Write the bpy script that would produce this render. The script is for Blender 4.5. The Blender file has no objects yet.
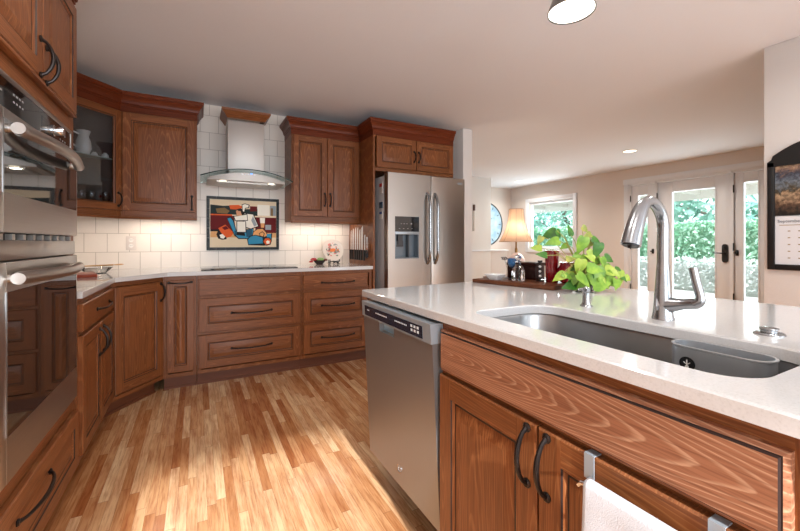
import bpy, bmesh, math, random
from mathutils import Vector, Matrix
random.seed(7)
C = bpy.context.scene.collection
S = bpy.context.scene
R = math.radians

# ------------------------------------------------------------------ camera
cam = bpy.data.objects.new('camera', bpy.data.cameras.new('camera'))
C.objects.link(cam)
cam.location = (0, 0, 1.145)
cam.rotation_euler = (R(90), 0, R(-28.14))
cam.data.sensor_width = 36
cam.data.lens = 379.6 / 800 * 36
cam.data.shift_y = -23.5 / 800
cam.data.clip_start = .02
S.camera = cam

# ------------------------------------------------------------------ exposure
S.view_settings.view_transform = 'Standard'
S.view_settings.look = 'None'
S.view_settings.exposure = -0.08
S.view_settings.gamma = 1.0
S.view_settings.use_curve_mapping = False
try:
    S.cycles.use_denoising = True
    S.cycles.max_bounces = 10
    S.cycles.diffuse_bounces = 5
    S.cycles.glossy_bounces = 5
    S.cycles.transmission_bounces = 8
    S.cycles.transparent_max_bounces = 16
    S.cycles.caustics_refractive = False
    S.cycles.caustics_reflective = False
    S.cycles.sample_clamp_indirect = 6
except Exception:
    pass

# ------------------------------------------------------------------ sky, sun, daylight
W = bpy.data.worlds.new('world'); S.world = W
W.use_nodes = True
wn = W.node_tree.nodes; wl = W.node_tree.links
bg = wn['Background']; bg.inputs['Color'].default_value = (.86, .95, 1.0, 1)
bg.inputs['Strength'].default_value = 2.4

def light(name, kind, loc, energy, col=(1, 1, 1), size=.1, rot=(0, 0, 0), size_y=None, spread=None, angle=None):
    l = bpy.data.lights.new(name, kind)
    l.energy = energy; l.color = col
    if kind == 'AREA':
        l.shape = 'RECTANGLE' if size_y else 'DISK'
        l.size = size
        if size_y: l.size_y = size_y
        if spread: l.spread = spread
    elif kind == 'SUN':
        l.angle = angle or R(1)
    else:
        l.shadow_soft_size = size
    o = bpy.data.objects.new(name, l); C.objects.link(o)
    o.location = loc; o.rotation_euler = rot
    return o
sd = Vector((.10, .915, -.405))
sun = light('sun', 'SUN', (0, -8, 6), 9.5, (.97, .98, 1), angle=R(1.6))
sun.rotation_euler = sd.to_track_quat('-Z', 'Y').to_euler()
# daylight coming in through the openings behind the camera and through the garden doors
light('daylight_rear_window', 'AREA', (.15, -2.62, 1.35), 84, (.80, .90, 1), 1.75, (R(90), 0, 0), 1.5)
light('daylight_rear_slider', 'AREA', (2.9, -2.62, 1.25), 60, (.82, .91, 1), 2.2, (R(90), 0, 0), 2.0)
light('daylight_garden_doors', 'AREA', (6.98, 3.1, 1.2), 60, (.90, .96, 1), 1.7, (R(90), 0, R(90)), 1.8)
light('daylight_garden_window', 'AREA', (6.98, 5.7, 1.5), 34, (.90, .96, 1), 1.0, (R(90), 0, R(90)), .8)

# ------------------------------------------------------------------ helpers
def lin(r, g, b):
    def k(c):
        c /= 255.
        return c / 12.92 if c <= .04045 else ((c + .055) / 1.055) ** 2.4
    return (k(r), k(g), k(b), 1)

class MB:
    """collects shapes and links them as ONE mesh object"""
    def __init__(s): s.bm = bmesh.new(); s.M = Matrix()
    def _v(s, p): return s.bm.verts.new(s.M @ Vector(p))
    def quad(s, pts, m=0):
        try:
            f = s.bm.faces.new([s._v(p) for p in pts]); f.material_index = m; return f
        except ValueError: return None
    def box(s, x0, x1, y0, y1, z0, z1, m=0, bev=0, seg=2):
        vs = [s._v(p) for p in ((x0,y0,z0),(x1,y0,z0),(x1,y1,z0),(x0,y1,z0),(x0,y0,z1),(x1,y0,z1),(x1,y1,z1),(x0,y1,z1))]
        fs = []
        for i in ((0,3,2,1),(4,5,6,7),(0,1,5,4),(1,2,6,5),(2,3,7,6),(3,0,4,7)):
            f = s.bm.faces.new([vs[k] for k in i]); f.material_index = m; fs.append(f)
        if bev:
            es = list({e for f in fs for e in f.edges})
            r = bmesh.ops.bevel(s.bm, geom=es, offset=bev, segments=seg, affect='EDGES', profile=.5)
            for f in r['faces']: f.material_index = m
        return s
    def loops(s, ls, m=0, cap0=True, cap1=True, closed=True):
        """bridge a list of equal-length point loops"""
        prev = None; first = None
        for L in ls:
            cur = [s._v(p) for p in L]
            if prev:
                n = len(cur)
                for i in range(n if closed else n - 1):
                    j = (i + 1) % n
                    f = s.bm.faces.new((prev[i], prev[j], cur[j], cur[i])); f.material_index = m
            else: first = cur
            prev = cur
        if closed and cap0: s.bm.faces.new(first[::-1]).material_index = m
        if closed and cap1: s.bm.faces.new(prev).material_index = m
        return s
    def lathe(s, prof, c=(0,0,0), n=24, m=0, axis='z', cap0=True, cap1=True):
        ls = []
        for r, h in prof:
            L = []
            for i in range(n):
                a = 2 * math.pi * i / n
                x, y = max(r, 1e-4) * math.cos(a), max(r, 1e-4) * math.sin(a)
                p = (x, y, h) if axis == 'z' else ((h, x, y) if axis == 'x' else (y, h, x))
                L.append((c[0] + p[0], c[1] + p[1], c[2] + p[2]))
            ls.append(L)
        return s.loops(ls, m, cap0, cap1)
    def tube(s, pts, r, n=10, m=0, flat=1.0, up=None):
        pts = [Vector(p) for p in pts]
        rs = r if isinstance(r, (list, tuple)) else [r] * len(pts)
        t0 = (pts[1] - pts[0]).normalized()
        u = Vector(up) if up else (Vector((0,0,1)) if abs(t0.z) < .9 else Vector((1,0,0)))
        ls = []
        for i, p in enumerate(pts):
            t = (pts[min(i+1, len(pts)-1)] - pts[max(i-1, 0)]).normalized()
            u = (u - t * u.dot(t)).normalized(); w = t.cross(u)
            ls.append([p + (u * math.cos(2*math.pi*k/n) * flat + w * math.sin(2*math.pi*k/n)) * rs[i] for k in range(n)])
        return s.loops(ls, m)
    def prism(s, poly, z0, z1, m=0):
        return s.loops([[(x, y, z0) for x, y in poly], [(x, y, z1) for x, y in poly]], m)
    def flip(s): bmesh.ops.recalc_face_normals(s.bm, faces=s.bm.faces[:])
    def build(s, name, mats, parent=None, ang=35, **props):
        bmesh.ops.recalc_face_normals(s.bm, faces=s.bm.faces[:])
        me = bpy.data.meshes.new(name); s.bm.to_mesh(me); s.bm.free()
        for m in (mats if isinstance(mats, (list, tuple)) else [mats]): me.materials.append(m)
        me.polygons.foreach_set('use_smooth', [True] * len(me.polygons))
        me.set_sharp_from_angle(angle=R(ang))
        o = bpy.data.objects.new(name, me); C.objects.link(o)
        if parent: o.parent = parent
        for k, v in props.items(): o[k] = v
        return o

def thing(name, label, cat, loc=(0,0,0), rz=0, group=None):
    o = bpy.data.objects.new(name, None); C.objects.link(o)
    o.empty_display_size = .05
    o.location = loc; o.rotation_euler = (0, 0, rz)
    o['label'] = label; o['category'] = cat
    if group: o['group'] = group
    return o
def tag(o, label, cat, group=None, loc=None, rz=None):
    o['label'] = label; o['category'] = cat
    if group: o['group'] = group
    if loc: o.location = loc
    if rz is not None: o.rotation_euler = (0, 0, rz)
    return o
def struct(o): o['kind'] = 'structure'; return o
def copy_tree(o, parent=None):
    c = o.copy(); C.objects.link(c); c.parent = parent
    for ch in list(o.children): copy_tree(ch, c)
    return c
def text_mesh(body, size, mat, name, parent=None, loc=(0,0,0), rot=(0,0,0), ext=.0004, align='LEFT'):
    cu = bpy.data.curves.new(name, 'FONT'); cu.body = body; cu.size = size; cu.extrude = ext; cu.align_x = align
    t = bpy.data.objects.new(name + '_text', cu); C.objects.link(t)
    bpy.context.view_layer.update()
    me = bpy.data.meshes.new_from_object(t.evaluated_get(bpy.context.evaluated_depsgraph_get()))
    bpy.data.objects.remove(t); me.name = name
    me.materials.clear(); me.materials.append(mat)
    o = bpy.data.objects.new(name, me); C.objects.link(o)
    o.location = loc; o.rotation_euler = rot
    if parent: o.parent = parent
    return o

def rrect(x0, x1, y0, y1, r, n=8):
    rs = r if isinstance(r, (list, tuple)) else [r] * 4
    out = []
    for (cx, cy, a0, rr) in ((x0, y0, 180, rs[0]), (x1, y0, 270, rs[1]), (x1, y1, 0, rs[2]), (x0, y1, 90, rs[3])):
        ox = cx + (rr if cx == x0 else -rr); oy = cy + (rr if cy == y0 else -rr)
        for k in range(n + 1):
            a = R(a0 + 90. * k / n); out.append((ox + rr * math.cos(a), oy + rr * math.sin(a)))
    return out

# ------------------------------------------------------------------ materials
def mat(name, col, rough=.5, metal=0., spec=.5, coat=0., emit=None, es=0., ior=1.5, trans=0., alpha=1., bump=None):
    m = bpy.data.materials.new(name); m.use_nodes = True
    b = m.node_tree.nodes['Principled BSDF']
    b.inputs['Base Color'].default_value = col
    b.inputs['Roughness'].default_value = rough
    b.inputs['Metallic'].default_value = metal
    b.inputs['Specular IOR Level'].default_value = spec
    b.inputs['Coat Weight'].default_value = coat
    b.inputs['IOR'].default_value = ior
    b.inputs['Transmission Weight'].default_value = trans
    b.inputs['Alpha'].default_value = alpha
    if emit:
        b.inputs['Emission Color'].default_value = emit; b.inputs['Emission Strength'].default_value = es
    return m
def nd(m, t, **kw):
    n = m.node_tree.nodes.new(t)
    for k, v in kw.items(): setattr(n, k, v)
    return n
def lk(m, a, b): m.node_tree.links.new(a, b)
def bsdf(m): return m.node_tree.nodes['Principled BSDF']
def ramp(m, fac, stops):
    r = nd(m, 'ShaderNodeValToRGB')
    e = r.color_ramp.elements
    while len(e) < len(stops): e.new(.5)
    for k, (p, c) in enumerate(stops): e[k].position = p; e[k].color = c
    lk(m, fac, r.inputs['Fac']); return r.outputs['Color']
def noise(m, vec, scale, detail=3, rough=.5, dist=0.):
    n = nd(m, 'ShaderNodeTexNoise'); n.inputs['Scale'].default_value = scale
    n.inputs['Detail'].default_value = detail; n.inputs['Roughness'].default_value = rough
    n.inputs['Distortion'].default_value = dist
    if vec is not None: lk(m, vec, n.inputs['Vector'])
    return n.outputs['Fac']
def mapping(m, vec, scale=(1,1,1), loc=(0,0,0)):
    p = nd(m, 'ShaderNodeMapping'); p.inputs['Scale'].default_value = scale; p.inputs['Location'].default_value = loc
    lk(m, vec, p.inputs['Vector']); return p.outputs['Vector']
def mixc(m, fac, a, b, mode='MIX'):
    n = nd(m, 'ShaderNodeMix', data_type='RGBA', blend_type=mode)
    for k, s in ((0, fac), (6, a), (7, b)):
        if hasattr(s, 'links'): lk(m, s, n.inputs[k])
        else: n.inputs[k].default_value = s
    return n.outputs[2]
def math_(m, op, a, b=None):
    n = nd(m, 'ShaderNodeMath', operation=op)
    for k, s in ((0, a), (1, b)):
        if s is None: continue
        if hasattr(s, 'links'): lk(m, s, n.inputs[k])
        else: n.inputs[k].default_value = s
    return n.outputs[0]
def bump(m, h, strength=.2, dist=.002):
    b = nd(m, 'ShaderNodeBump'); b.inputs['Strength'].default_value = strength; b.inputs['Distance'].default_value = dist
    lk(m, h, b.inputs['Height']); lk(m, b.outputs['Normal'], bsdf(m).inputs['Normal'])

def wood(name, axis, dark, mid, light_, rough=.36, ring=.0062, coat=.0, wav=.5, plain=None, spec_=.28):
    """stained hardwood, grain along the object's own axis x / y / z, with cathedral figure"""
    m = mat(name, mid, rough, coat=coat)
    bsdf(m).inputs['Coat Roughness'].default_value = .2; bsdf(m).inputs['Specular IOR Level'].default_value = spec_
    tc = nd(m, 'ShaderNodeTexCoord'); oi = nd(m, 'ShaderNodeObjectInfo')
    off = nd(m, 'ShaderNodeVectorMath', operation='SCALE'); off.inputs[0].default_value = (3.1, 5.7, 4.3)
    lk(m, oi.outputs['Random'], off.inputs['Scale'])
    add = nd(m, 'ShaderNodeVectorMath', operation='ADD')
    lk(m, tc.outputs['Object'], add.inputs[0]); lk(m, off.outputs[0], add.inputs[1])
    v = add.outputs[0]
    scf = {'x': (.03, 1, 1), 'y': (1, .03, 1), 'z': (1, 1, .03)}[axis]
    scm = {'x': (.2, 1, 1), 'y': (1, .2, 1), 'z': (1, 1, .2)}[axis]
    sx = nd(m, 'ShaderNodeSeparateXYZ'); lk(m, tc.outputs['Object'], sx.inputs[0])
    along, across = {'x': ('X', 'Z'), 'y': ('Y', 'X'), 'z': ('Z', 'X')}[axis]
    rnd_ = oi.outputs['Random']
    if plain is None:                                   # edge-glued staves, each with its own figure
        q = math_(m, 'ADD', math_(m, 'DIVIDE', sx.outputs[across], .098), math_(m, 'MULTIPLY', rnd_, 13.7))
        cell = math_(m, 'FLOOR', q)
        wn_ = nd(m, 'ShaderNodeTexWhiteNoise', noise_dimensions='1D'); lk(m, cell, wn_.inputs['W']); sr = wn_.outputs['Value']
        c_ = math_(m, 'MULTIPLY', math_(m, 'SUBTRACT', math_(m, 'FRACT', q), math_(m, 'ADD', math_(m, 'MULTIPLY', sr, .8), .1)), .098)
        h_ = math_(m, 'MULTIPLY', math_(m, 'SUBTRACT', sx.outputs[along], math_(m, 'SUBTRACT', math_(m, 'MULTIPLY', sr, 2.2), .9)), .055)
    else:
        sr = rnd_
        c_ = math_(m, 'SUBTRACT', sx.outputs[across], plain[0]); h_ = math_(m, 'MULTIPLY', math_(m, 'SUBTRACT', sx.outputs[along], plain[1]), .085)
    wob = noise(m, mapping(m, v, scm), 9, 3, .5)
    wob2 = noise(m, mapping(m, v, scm), 40, 2, .5)
    r2 = math_(m, 'SQRT', math_(m, 'ADD', math_(m, 'MULTIPLY', c_, c_), math_(m, 'MULTIPLY', h_, h_)))
    rr_ = math_(m, 'ADD', r2, math_(m, 'ADD', math_(m, 'MULTIPLY', wob, .022), math_(m, 'MULTIPLY', wob2, .0030)))
    rings = math_(m, 'FRACT', math_(m, 'DIVIDE', rr_, ring))
    fine = noise(m, mapping(m, v, scf), 190, 3, .6)
    tone = noise(m, mapping(m, v, scm), 5, 2, .5)
    base = ramp(m, rings, [(.0, mid), (.62, mid), (.86, light_), (.93, light_), (1., mid)])
    c1 = mixc(m, wav, mid, base)
    pores = ramp(m, fine, [(.34, dark), (.56, (1, 1, 1, 1))])
    c2 = mixc(m, .42, c1, pores, 'MULTIPLY')
    c3 = mixc(m, math_(m, 'MULTIPLY', math_(m, 'ADD', math_(m, 'MULTIPLY', tone, .5), math_(m, 'MULTIPLY', sr, .35)), .5), c2, dark)
    lk(m, c3, bsdf(m).inputs['Base Color'])
    bump(m, fine, .08, .001)
    return m
WD, WM, WL = lin(66, 31, 14), lin(140, 83, 46), lin(180, 122, 77)
M = {}
for a in 'xyz': M['w' + a] = wood('stained_wood_' + a, a, WD, WM, WL)
for a in 'xyz': M['d' + a] = wood('dark_stained_wood_' + a, a, lin(54, 20, 9), lin(116, 52, 26), lin(142, 72, 40), spec_=.18)
M['fig'] = wood('figured_wood', 'x', lin(110, 68, 48), lin(160, 108, 80), lin(204, 160, 128), ring=.0046, wav=.8, plain=(.79, .02))
M['glaze'] = mat('groove_glaze', lin(34, 14, 8), .5)
M['toe'] = mat('toe_kick_wood', lin(108, 60, 36), .5)
M['bronze'] = mat('oiled_bronze', lin(52, 46, 44), .34, .85)
M['blade'] = mat('knife_steel', lin(226, 226, 226), .35, .35)
M['black'] = mat('black_satin', lin(20, 20, 22), .4)
M['blackgloss'] = mat('black_glass', lin(10, 10, 12), .04, spec=.8, ior=1.6)
M['ovenglass'] = mat('dark_oven_glass', lin(26, 22, 20), .03, spec=1.0, ior=2.3)
M['chrome'] = mat('chrome', lin(215, 218, 222), .1, 1)
M['white'] = mat('white_paint', lin(232, 228, 222), .45)
M['whiteglaze'] = mat('white_glazed_ceramic', lin(238, 240, 240), .12, coat=.4)
M['grey'] = mat('grey_plastic', lin(120, 124, 128), .4)
M['darkgrey'] = mat('dark_grey_plastic', lin(60, 62, 66), .35)
M['rubber'] = mat('dark_gap', lin(16, 15, 15), .7)

def steel(name, col, rough, axis, amp=.12):
    m = mat(name, col, rough, 1)
    tc = nd(m, 'ShaderNodeTexCoord')
    sc = {'x': (1.5, 160, 160), 'y': (160, 1.5, 160), 'z': (160, 160, 1.5), 'n': (40, 40, 40)}[axis]
    n = noise(m, mapping(m, tc.outputs['Object'], sc), 1.5, 3, .6)
    r = nd(m, 'ShaderNodeMapRange'); r.inputs['To Min'].default_value = rough - amp * .6; r.inputs['To Max'].default_value = rough + amp
    lk(m, n, r.inputs['Value']); lk(m, r.outputs[0], bsdf(m).inputs['Roughness'])
    bump(m, n, .05, .0006)
    return m
M['steel'] = steel('brushed_steel', lin(196, 192, 188), .3, 'z')
M['steelh'] = steel('brushed_steel_across', lin(186, 180, 174), .3, 'x')
M['fridge'] = steel('fridge_steel', lin(184, 178, 172), .3, 'z', .05)
M['dws'] = steel('dishwasher_steel', lin(152, 149, 147), .36, 'z', .05)
bsdf(M['dws']).inputs['Metallic'].default_value = .7
M['hoodsteel'] = steel('hood_steel', lin(196, 190, 184), .5, 'z', .05)
bsdf(M['hoodsteel']).inputs['Metallic'].default_value = .7
M['caddy'] = mat('caddy_steel', lin(206, 210, 214), .3, .8)
M['nickel'] = mat('brushed_nickel', lin(158, 161, 164), .25, .95)
M['sink'] = mat('sink_steel', lin(158, 158, 158), .3, .95)
M['panelgrey'] = mat('silver_grey_panel', lin(168, 178, 186), .35, .4)

def quartz():
    m = mat('white_quartz', lin(226, 222, 218), .09, coat=.3)
    tc = nd(m, 'ShaderNodeTexCoord')
    n1 = noise(m, tc.outputs['Object'], 260, 2, .5)
    n2 = noise(m, tc.outputs['Object'], 7, 4, .6, .6)
    c = ramp(m, n1, [(.3, lin(205, 204, 203)), (.42, lin(212, 212, 212)), (.7, lin(217, 217, 217))])
    c = mixc(m, math_(m, 'MULTIPLY', n2, .2), c, lin(196, 195, 194))
    lk(m, c, bsdf(m).inputs['Base Color']); return m
M['quartz'] = quartz()

def plaster(name, col, amp=.25, scale=90):
    m = mat(name, col, .85)
    tc = nd(m, 'ShaderNodeTexCoord')
    n = noise(m, tc.outputs['Object'], scale, 4, .6)
    bump(m, n, amp, .004); return m
M['wall'] = plaster('wall_paint', lin(216, 206, 198))
M['wallwhite'] = plaster('light_wall_paint', lin(226, 222, 218))
M['ceil'] = plaster('ceiling_paint', lin(226, 228, 233), .35, 60)
M['trimw'] = mat('white_trim_paint', lin(222, 223, 226), .35)

def floor_mat():
    m = mat('oak_strip_floor', lin(200, 140, 85), .2, coat=.25)
    bsdf(m).inputs['Coat Roughness'].default_value = .12
    tc = nd(m, 'ShaderNodeTexCoord'); sx = nd(m, 'ShaderNodeSeparateXYZ')
    lk(m, tc.outputs['Object'], sx.inputs[0])
    w = .0385
    xr = math_(m, 'DIVIDE', sx.outputs['X'], w)
    row = math_(m, 'FLOOR', xr); fx = math_(m, 'FRACT', xr)
    wn1 = nd(m, 'ShaderNodeTexWhiteNoise', noise_dimensions='1D'); lk(m, row, wn1.inputs['W'])
    ln = math_(m, 'ADD', math_(m, 'MULTIPLY', wn1.outputs['Value'], .55), .45)
    yy = math_(m, 'ADD', math_(m, 'DIVIDE', sx.outputs['Y'], ln), math_(m, 'MULTIPLY', wn1.outputs['Value'], 37.3))
    brd = math_(m, 'FLOOR', yy); fy = math_(m, 'FRACT', yy)
    cb = nd(m, 'ShaderNodeCombineXYZ'); lk(m, row, cb.inputs[0]); lk(m, brd, cb.inputs[1])
    wn2 = nd(m, 'ShaderNodeTexWhiteNoise', noise_dimensions='3D'); lk(m, cb.outputs[0], wn2.inputs['Vector'])
    tone = ramp(m, wn2.outputs['Value'], [(0, lin(176, 112, 66)), (.2, lin(202, 146, 98)), (.5, lin(220, 172, 124)), (.8, lin(230, 190, 146)), (1, lin(238, 204, 160))])
    # grain, shifted for every board
    sh = nd(m, 'ShaderNodeVectorMath', operation='SCALE'); lk(m, wn2.outputs['Color'], sh.inputs[0]); sh.inputs['Scale'].default_value = 9
    ad = nd(m, 'ShaderNodeVectorMath', operation='ADD'); lk(m, tc.outputs['Object'], ad.inputs[0]); lk(m, sh.outputs[0], ad.inputs[1])
    g = noise(m, mapping(m, ad.outputs[0], (1, .06, 1)), 120, 4, .65, .3)
    g2 = noise(m, mapping(m, ad.outputs[0], (1, .18, 1)), 16, 3, .55, .8)
    c = mixc(m, .5, tone, ramp(m, g, [(.32, lin(164, 104, 60)), (.56, (1, 1, 1, 1))]), 'MULTIPLY')
    c = mixc(m, .45, c, ramp(m, g2, [(.35, lin(196, 138, 90)), (.6, (1, 1, 1, 1))]), 'MULTIPLY')
    k1 = math_(m, 'LESS_THAN', fx, .028)
    k2 = math_(m, 'LESS_THAN', math_(m, 'MULTIPLY', fy, ln), .0022)
    gap = math_(m, 'MULTIPLY', math_(m, 'MAXIMUM', k1, k2), .6)
    c = mixc(m, gap, c, lin(96, 56, 30))
    lk(m, c, bsdf(m).inputs['Base Color'])
    bump(m, g, .05, .001); return m
M['floor'] = floor_mat()

def tile_mat():
    m = mat('cream_wall_tile', lin(232, 222, 212), .32)
    tc = nd(m, 'ShaderNodeTexCoord')
    sx = nd(m, 'ShaderNodeSeparateXYZ'); lk(m, tc.outputs['Object'], sx.inputs[0])
    cb = nd(m, 'ShaderNodeCombineXYZ'); lk(m, sx.outputs['X'], cb.inputs[0]); lk(m, sx.outputs['Z'], cb.inputs[1])
    b = nd(m, 'ShaderNodeTexBrick'); lk(m, mapping(m, cb.outputs[0], (1, 1, 1), (.284 + .155 * 20, -1.058 + .160 * 20, 0)), b.inputs['Vector'])
    b.offset = .5; b.offset_frequency = 2
    b.inputs['Scale'].default_value = 1; b.inputs['Brick Width'].default_value = .155; b.inputs['Row Height'].default_value = .160
    b.inputs['Mortar Size'].default_value = .0022; b.inputs['Mortar Smooth'].default_value = .3; b.inputs['Bias'].default_value = 0
    b.inputs['Color1'].default_value = lin(232, 224, 214); b.inputs['Color2'].default_value = lin(228, 219, 209)
    b.inputs['Mortar'].default_value = lin(172, 160, 148)
    lk(m, b.outputs['Color'], bsdf(m).inputs['Base Color'])
    inv = math_(m, 'SUBTRACT', 1, b.outputs['Fac'])
    bump(m, inv, .5, .002); return m
M['tile'] = tile_mat()

def glass(name, col, rough=0., ior=1.45):
    m = mat(name, col, rough, trans=1., ior=ior); return m
def pane_mat(name, tint=(1,1,1,1), refl=.06):
    m = bpy.data.materials.new(name); m.use_nodes = True
    n = m.node_tree.nodes; n.remove(n['Principled BSDF'])
    t = nd(m, 'ShaderNodeBsdfTransparent'); t.inputs['Color'].default_value = tint
    g = nd(m, 'ShaderNodeBsdfGlossy'); g.inputs['Roughness'].default_value = .01
    mx = nd(m, 'ShaderNodeMixShader'); mx.inputs['Fac'].default_value = refl
    lk(m, t.outputs[0], mx.inputs[1]); lk(m, g.outputs[0], mx.inputs[2])
    lk(m, mx.outputs[0], n['Material Output'].inputs['Surface']); return m
M['pane'] = pane_mat('window_glass', (.96, 1, .99, 1), .05)
M['cabglass'] = pane_mat('cabinet_glass', (.80, .83, .85, 1), .07)
M['clear'] = glass('clear_glass', (1, 1, 1, 1))
M['crystal'] = glass('cut_crystal', (1, 1, 1, 1), .02, 1.55)
M['blueglass'] = glass('blue_glass', lin(70, 150, 215))
M['redglass'] = mat('red_glass', lin(150, 16, 30), .08, spec=.8, trans=.35, coat=.5)
M['hoodglass'] = pane_mat('hood_glass', (.86, .93, .92, 1), .16)

def leafmat(name, c1, c2, c3, scale=14, rough=.4):
    m = mat(name, c2, rough)
    tc = nd(m, 'ShaderNodeTexCoord')
    lk(m, ramp(m, noise(m, tc.outputs['Object'], scale, 3, .6), [(.3, c1), (.5, c2), (.7, c3)]), bsdf(m).inputs['Base Color'])
    return m
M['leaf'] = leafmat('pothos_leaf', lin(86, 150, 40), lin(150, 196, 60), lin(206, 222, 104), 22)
M['hedge'] = leafmat('hazed_hedge_leaf', lin(120, 180, 140), lin(176, 218, 190), lin(216, 240, 224), 3, .5)  # outdoor haze is mixed into the leaf colour as a pale tint
M['tree'] = leafmat('hazed_tree_leaf', lin(96, 160, 146), lin(164, 212, 198), lin(220, 242, 234), 1.4, .5)  # teal paleness of the haze painted into the leaf colour
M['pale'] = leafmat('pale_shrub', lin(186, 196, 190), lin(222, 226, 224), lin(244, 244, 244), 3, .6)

# ================================================================== SETTING
LW, RW, BW, FW, CH = -1.115, 6.77, 4.01, -2.5, 2.44
b = MB(); b.box(LW - .1, RW + .2, FW - .1, 7.1, -.08, 0); struct(b.build('floor', M['floor']))
b = MB(); b.box(LW - .1, RW + .2, FW - .1, 7.1, CH, CH + .12); struct(b.build('ceiling', M['ceil']))
b = MB(); b.box(LW - .1, LW, FW - .1, BW + .1, 0, CH); struct(b.build('wall_left', M['wall']))
b = MB(); b.box(LW, 2.67, BW, BW + .1, 0, CH); struct(b.build('wall_back', M['tile']))
# stub wall beside the fridge
b = MB(); b.box(2.67, 2.80, 3.47, BW + .1, 0, CH, bev=.006); struct(b.build('wall_fridge', M['wallwhite']))
b = MB(); b.box(2.70, 2.80, BW + .1, 6.0, 0, CH); struct(b.build('wall_hall', M['wallwhite']))
# tall block and half wall across the dining room, with a ledge
b = MB(); b.box(2.80, 5.26, 5.92, 6.04, 0, CH, bev=.006)
b.box(5.26, 5.70, 5.92, 6.04, 0, .955); struct(b.build('wall_dining', M['wallwhite']))
b = MB(); b.box(2.80, 5.72, 5.895, 5.92, .955, .985, bev=.004); b.box(5.265, 5.72, 5.92, 6.06, .955, .985, bev=.004); struct(b.build('trim_1', M['trimw']))
b = MB(); b.box(2.8, RW, 6.90, 7.0, 0, CH); struct(b.build('wall_far', M['wall']))
# right wall with garden doors and window openings
DY0, DY1, DZ = 2.16, 4.02, 2.17
WY0, WY1, WZ0, WZ1 = 5.16, 6.34, 1.0, 2.05
b = MB()
for y0, y1, z0, z1 in ((FW, DY0, 0, CH), (DY0, DY1, DZ, CH), (DY1, WY0, 0, CH), (WY0, WY1, 0, WZ0), (WY0, WY1, WZ1, CH), (WY1, 7.0, 0, CH)):
    b.box(RW, RW + .12, y0, y1, z0, z1)
struct(b.build('wall_right', M['wall']))
# wall with the calendar (near right)
b = MB(); b.box(3.337, 3.46, FW, 1.09, 0, CH, bev=.006); struct(b.build('wall_near', M['wallwhite']))
# wall behind the camera: window over the floor and a wide opening
b = MB()
for x0, x1, z0, z1 in ((LW, -.75, 0, CH), (-.75, 1.05, 0, .5), (-.75, 1.05, 2.12, CH), (1.05, 1.8, 0, CH), (1.8, 3.337, 2.2, CH), (3.46, RW, 0, CH)):
    b.box(x0, x1, FW - .1, FW, z0, z1)
struct(b.build('wall_front', M['wall']))

# far window (casing, sash, glass)
def frame_x(mb, y0, y1, z0, z1, w, x0, x1, m=0, bev=.003):
    mb.box(x0, x1, y0, y0 + w, z0, z1, m, bev); mb.box(x0, x1, y1 - w, y1, z0, z1, m, bev)
    mb.box(x0, x1, y0 + w, y1 - w, z0, z0 + w, m, bev); mb.box(x0, x1, y0 + w, y1 - w, z1 - w, z1, m, bev)
b = MB(); frame_x(b, WY0 - .085, WY1 + .085, WZ0 - .085, WZ1 + .085, .087, RW - .02, RW)
win = struct(b.build('window_1', M['trimw']))
b = MB(); frame_x(b, WY0 + .002, WY1 - .002, WZ0 + .002, WZ1 - .002, .05, RW + .04, RW + .09); b.build('window_frame', M['trimw'], win)
b = MB(); b.box(RW + .062, RW + .068, WY0 + .05, WY1 - .05, WZ0 + .05, WZ1 - .05); b.build('window_glass', M['pane'], win)

# garden doors: casing, two sidelites, door
b = MB()
b.box(RW - .022, RW, DY0 - .09, DY0, 0, DZ, bev=.003); b.box(RW - .022, RW, DY1, DY1 + .0, 0, DZ) if False else None
b.box(RW - .022, RW, DY1, DY1 + .09, 0, DZ, bev=.003)
b.box(RW - .026, RW, DY0 - .10, DY1 + .10, DZ, DZ + .085, bev=.003)
b.box(RW - .016, RW + .1, 2.532, 2.566, 0, DZ - .004, bev=.003); b.box(RW - .016, RW + .1, 3.555, 3.595, 0, DZ - .004, bev=.003)
b.box(RW - .016, RW + .1, DY0, DY0 + .03, 0, DZ, bev=.003); b.box(RW - .016, RW + .1, DY1 - .03, DY1, 0, DZ, bev=.003)
b.box(RW - .016, RW + .1, DY0, DY1, DZ - .035, DZ, bev=.003)
struct(b.build('trim_2', M['trimw']))
def lite(name, y0, y1, gy0, gy1, gz0, gz1):
    b = MB(); z0, z1 = .012, DZ - .04
    x0, x1 = RW + .01, RW + .055
    b.box(x0, x1, y0, gy0, z0, z1, 0, .002); b.box(x0, x1, gy1, y1, z0, z1, 0, .002)
    b.box(x0, x1, gy0, gy1, z0, gz0, 0, .002); b.box(x0, x1, gy0, gy1, gz1, z1, 0, .002)
    frame_x(b, gy0 - .018, gy1 + .018, gz0 - .018, gz1 + .018, .018, x0 - .006, x0 + .002)
    d = struct(b.build(name, M['trimw']))
    b = MB(); b.box(x0 + .02, x0 + .026, gy0, gy1, gz0, gz1); b.build('door_glass', M['pane'], d)
    return d
d1 = lite('door_1', 2.57, 3.55, 2.765, 3.337, .30, 1.953)
d2 = lite('door_2', 2.192, 2.529, 2.272, 2.425, .30, 1.985)
d3 = lite('door_3', 3.598, 3.988, 3.72, 3.875, .30, 1.953)
b = MB(); y = 2.638
b.loops([[(xx, y + p[0], .98 + p[1]) for p in rrect(-.036, .036, -.135, .135, .034, 6)] for xx in (RW + .01, RW - .008)], 0); b.tube([(RW - .005, y, .98), (RW - .05, y, .98), (RW - .055, y + .02, .982), (RW - .055, y + .12, .985)], [.011, .011, .010, .007])
b.lathe([(.02, 0), (.022, -.012), (.015, -.02)], (RW - .006, y, 1.06), 16, 0, 'x')
b.build('door_handle', M['black'], d1)
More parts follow.
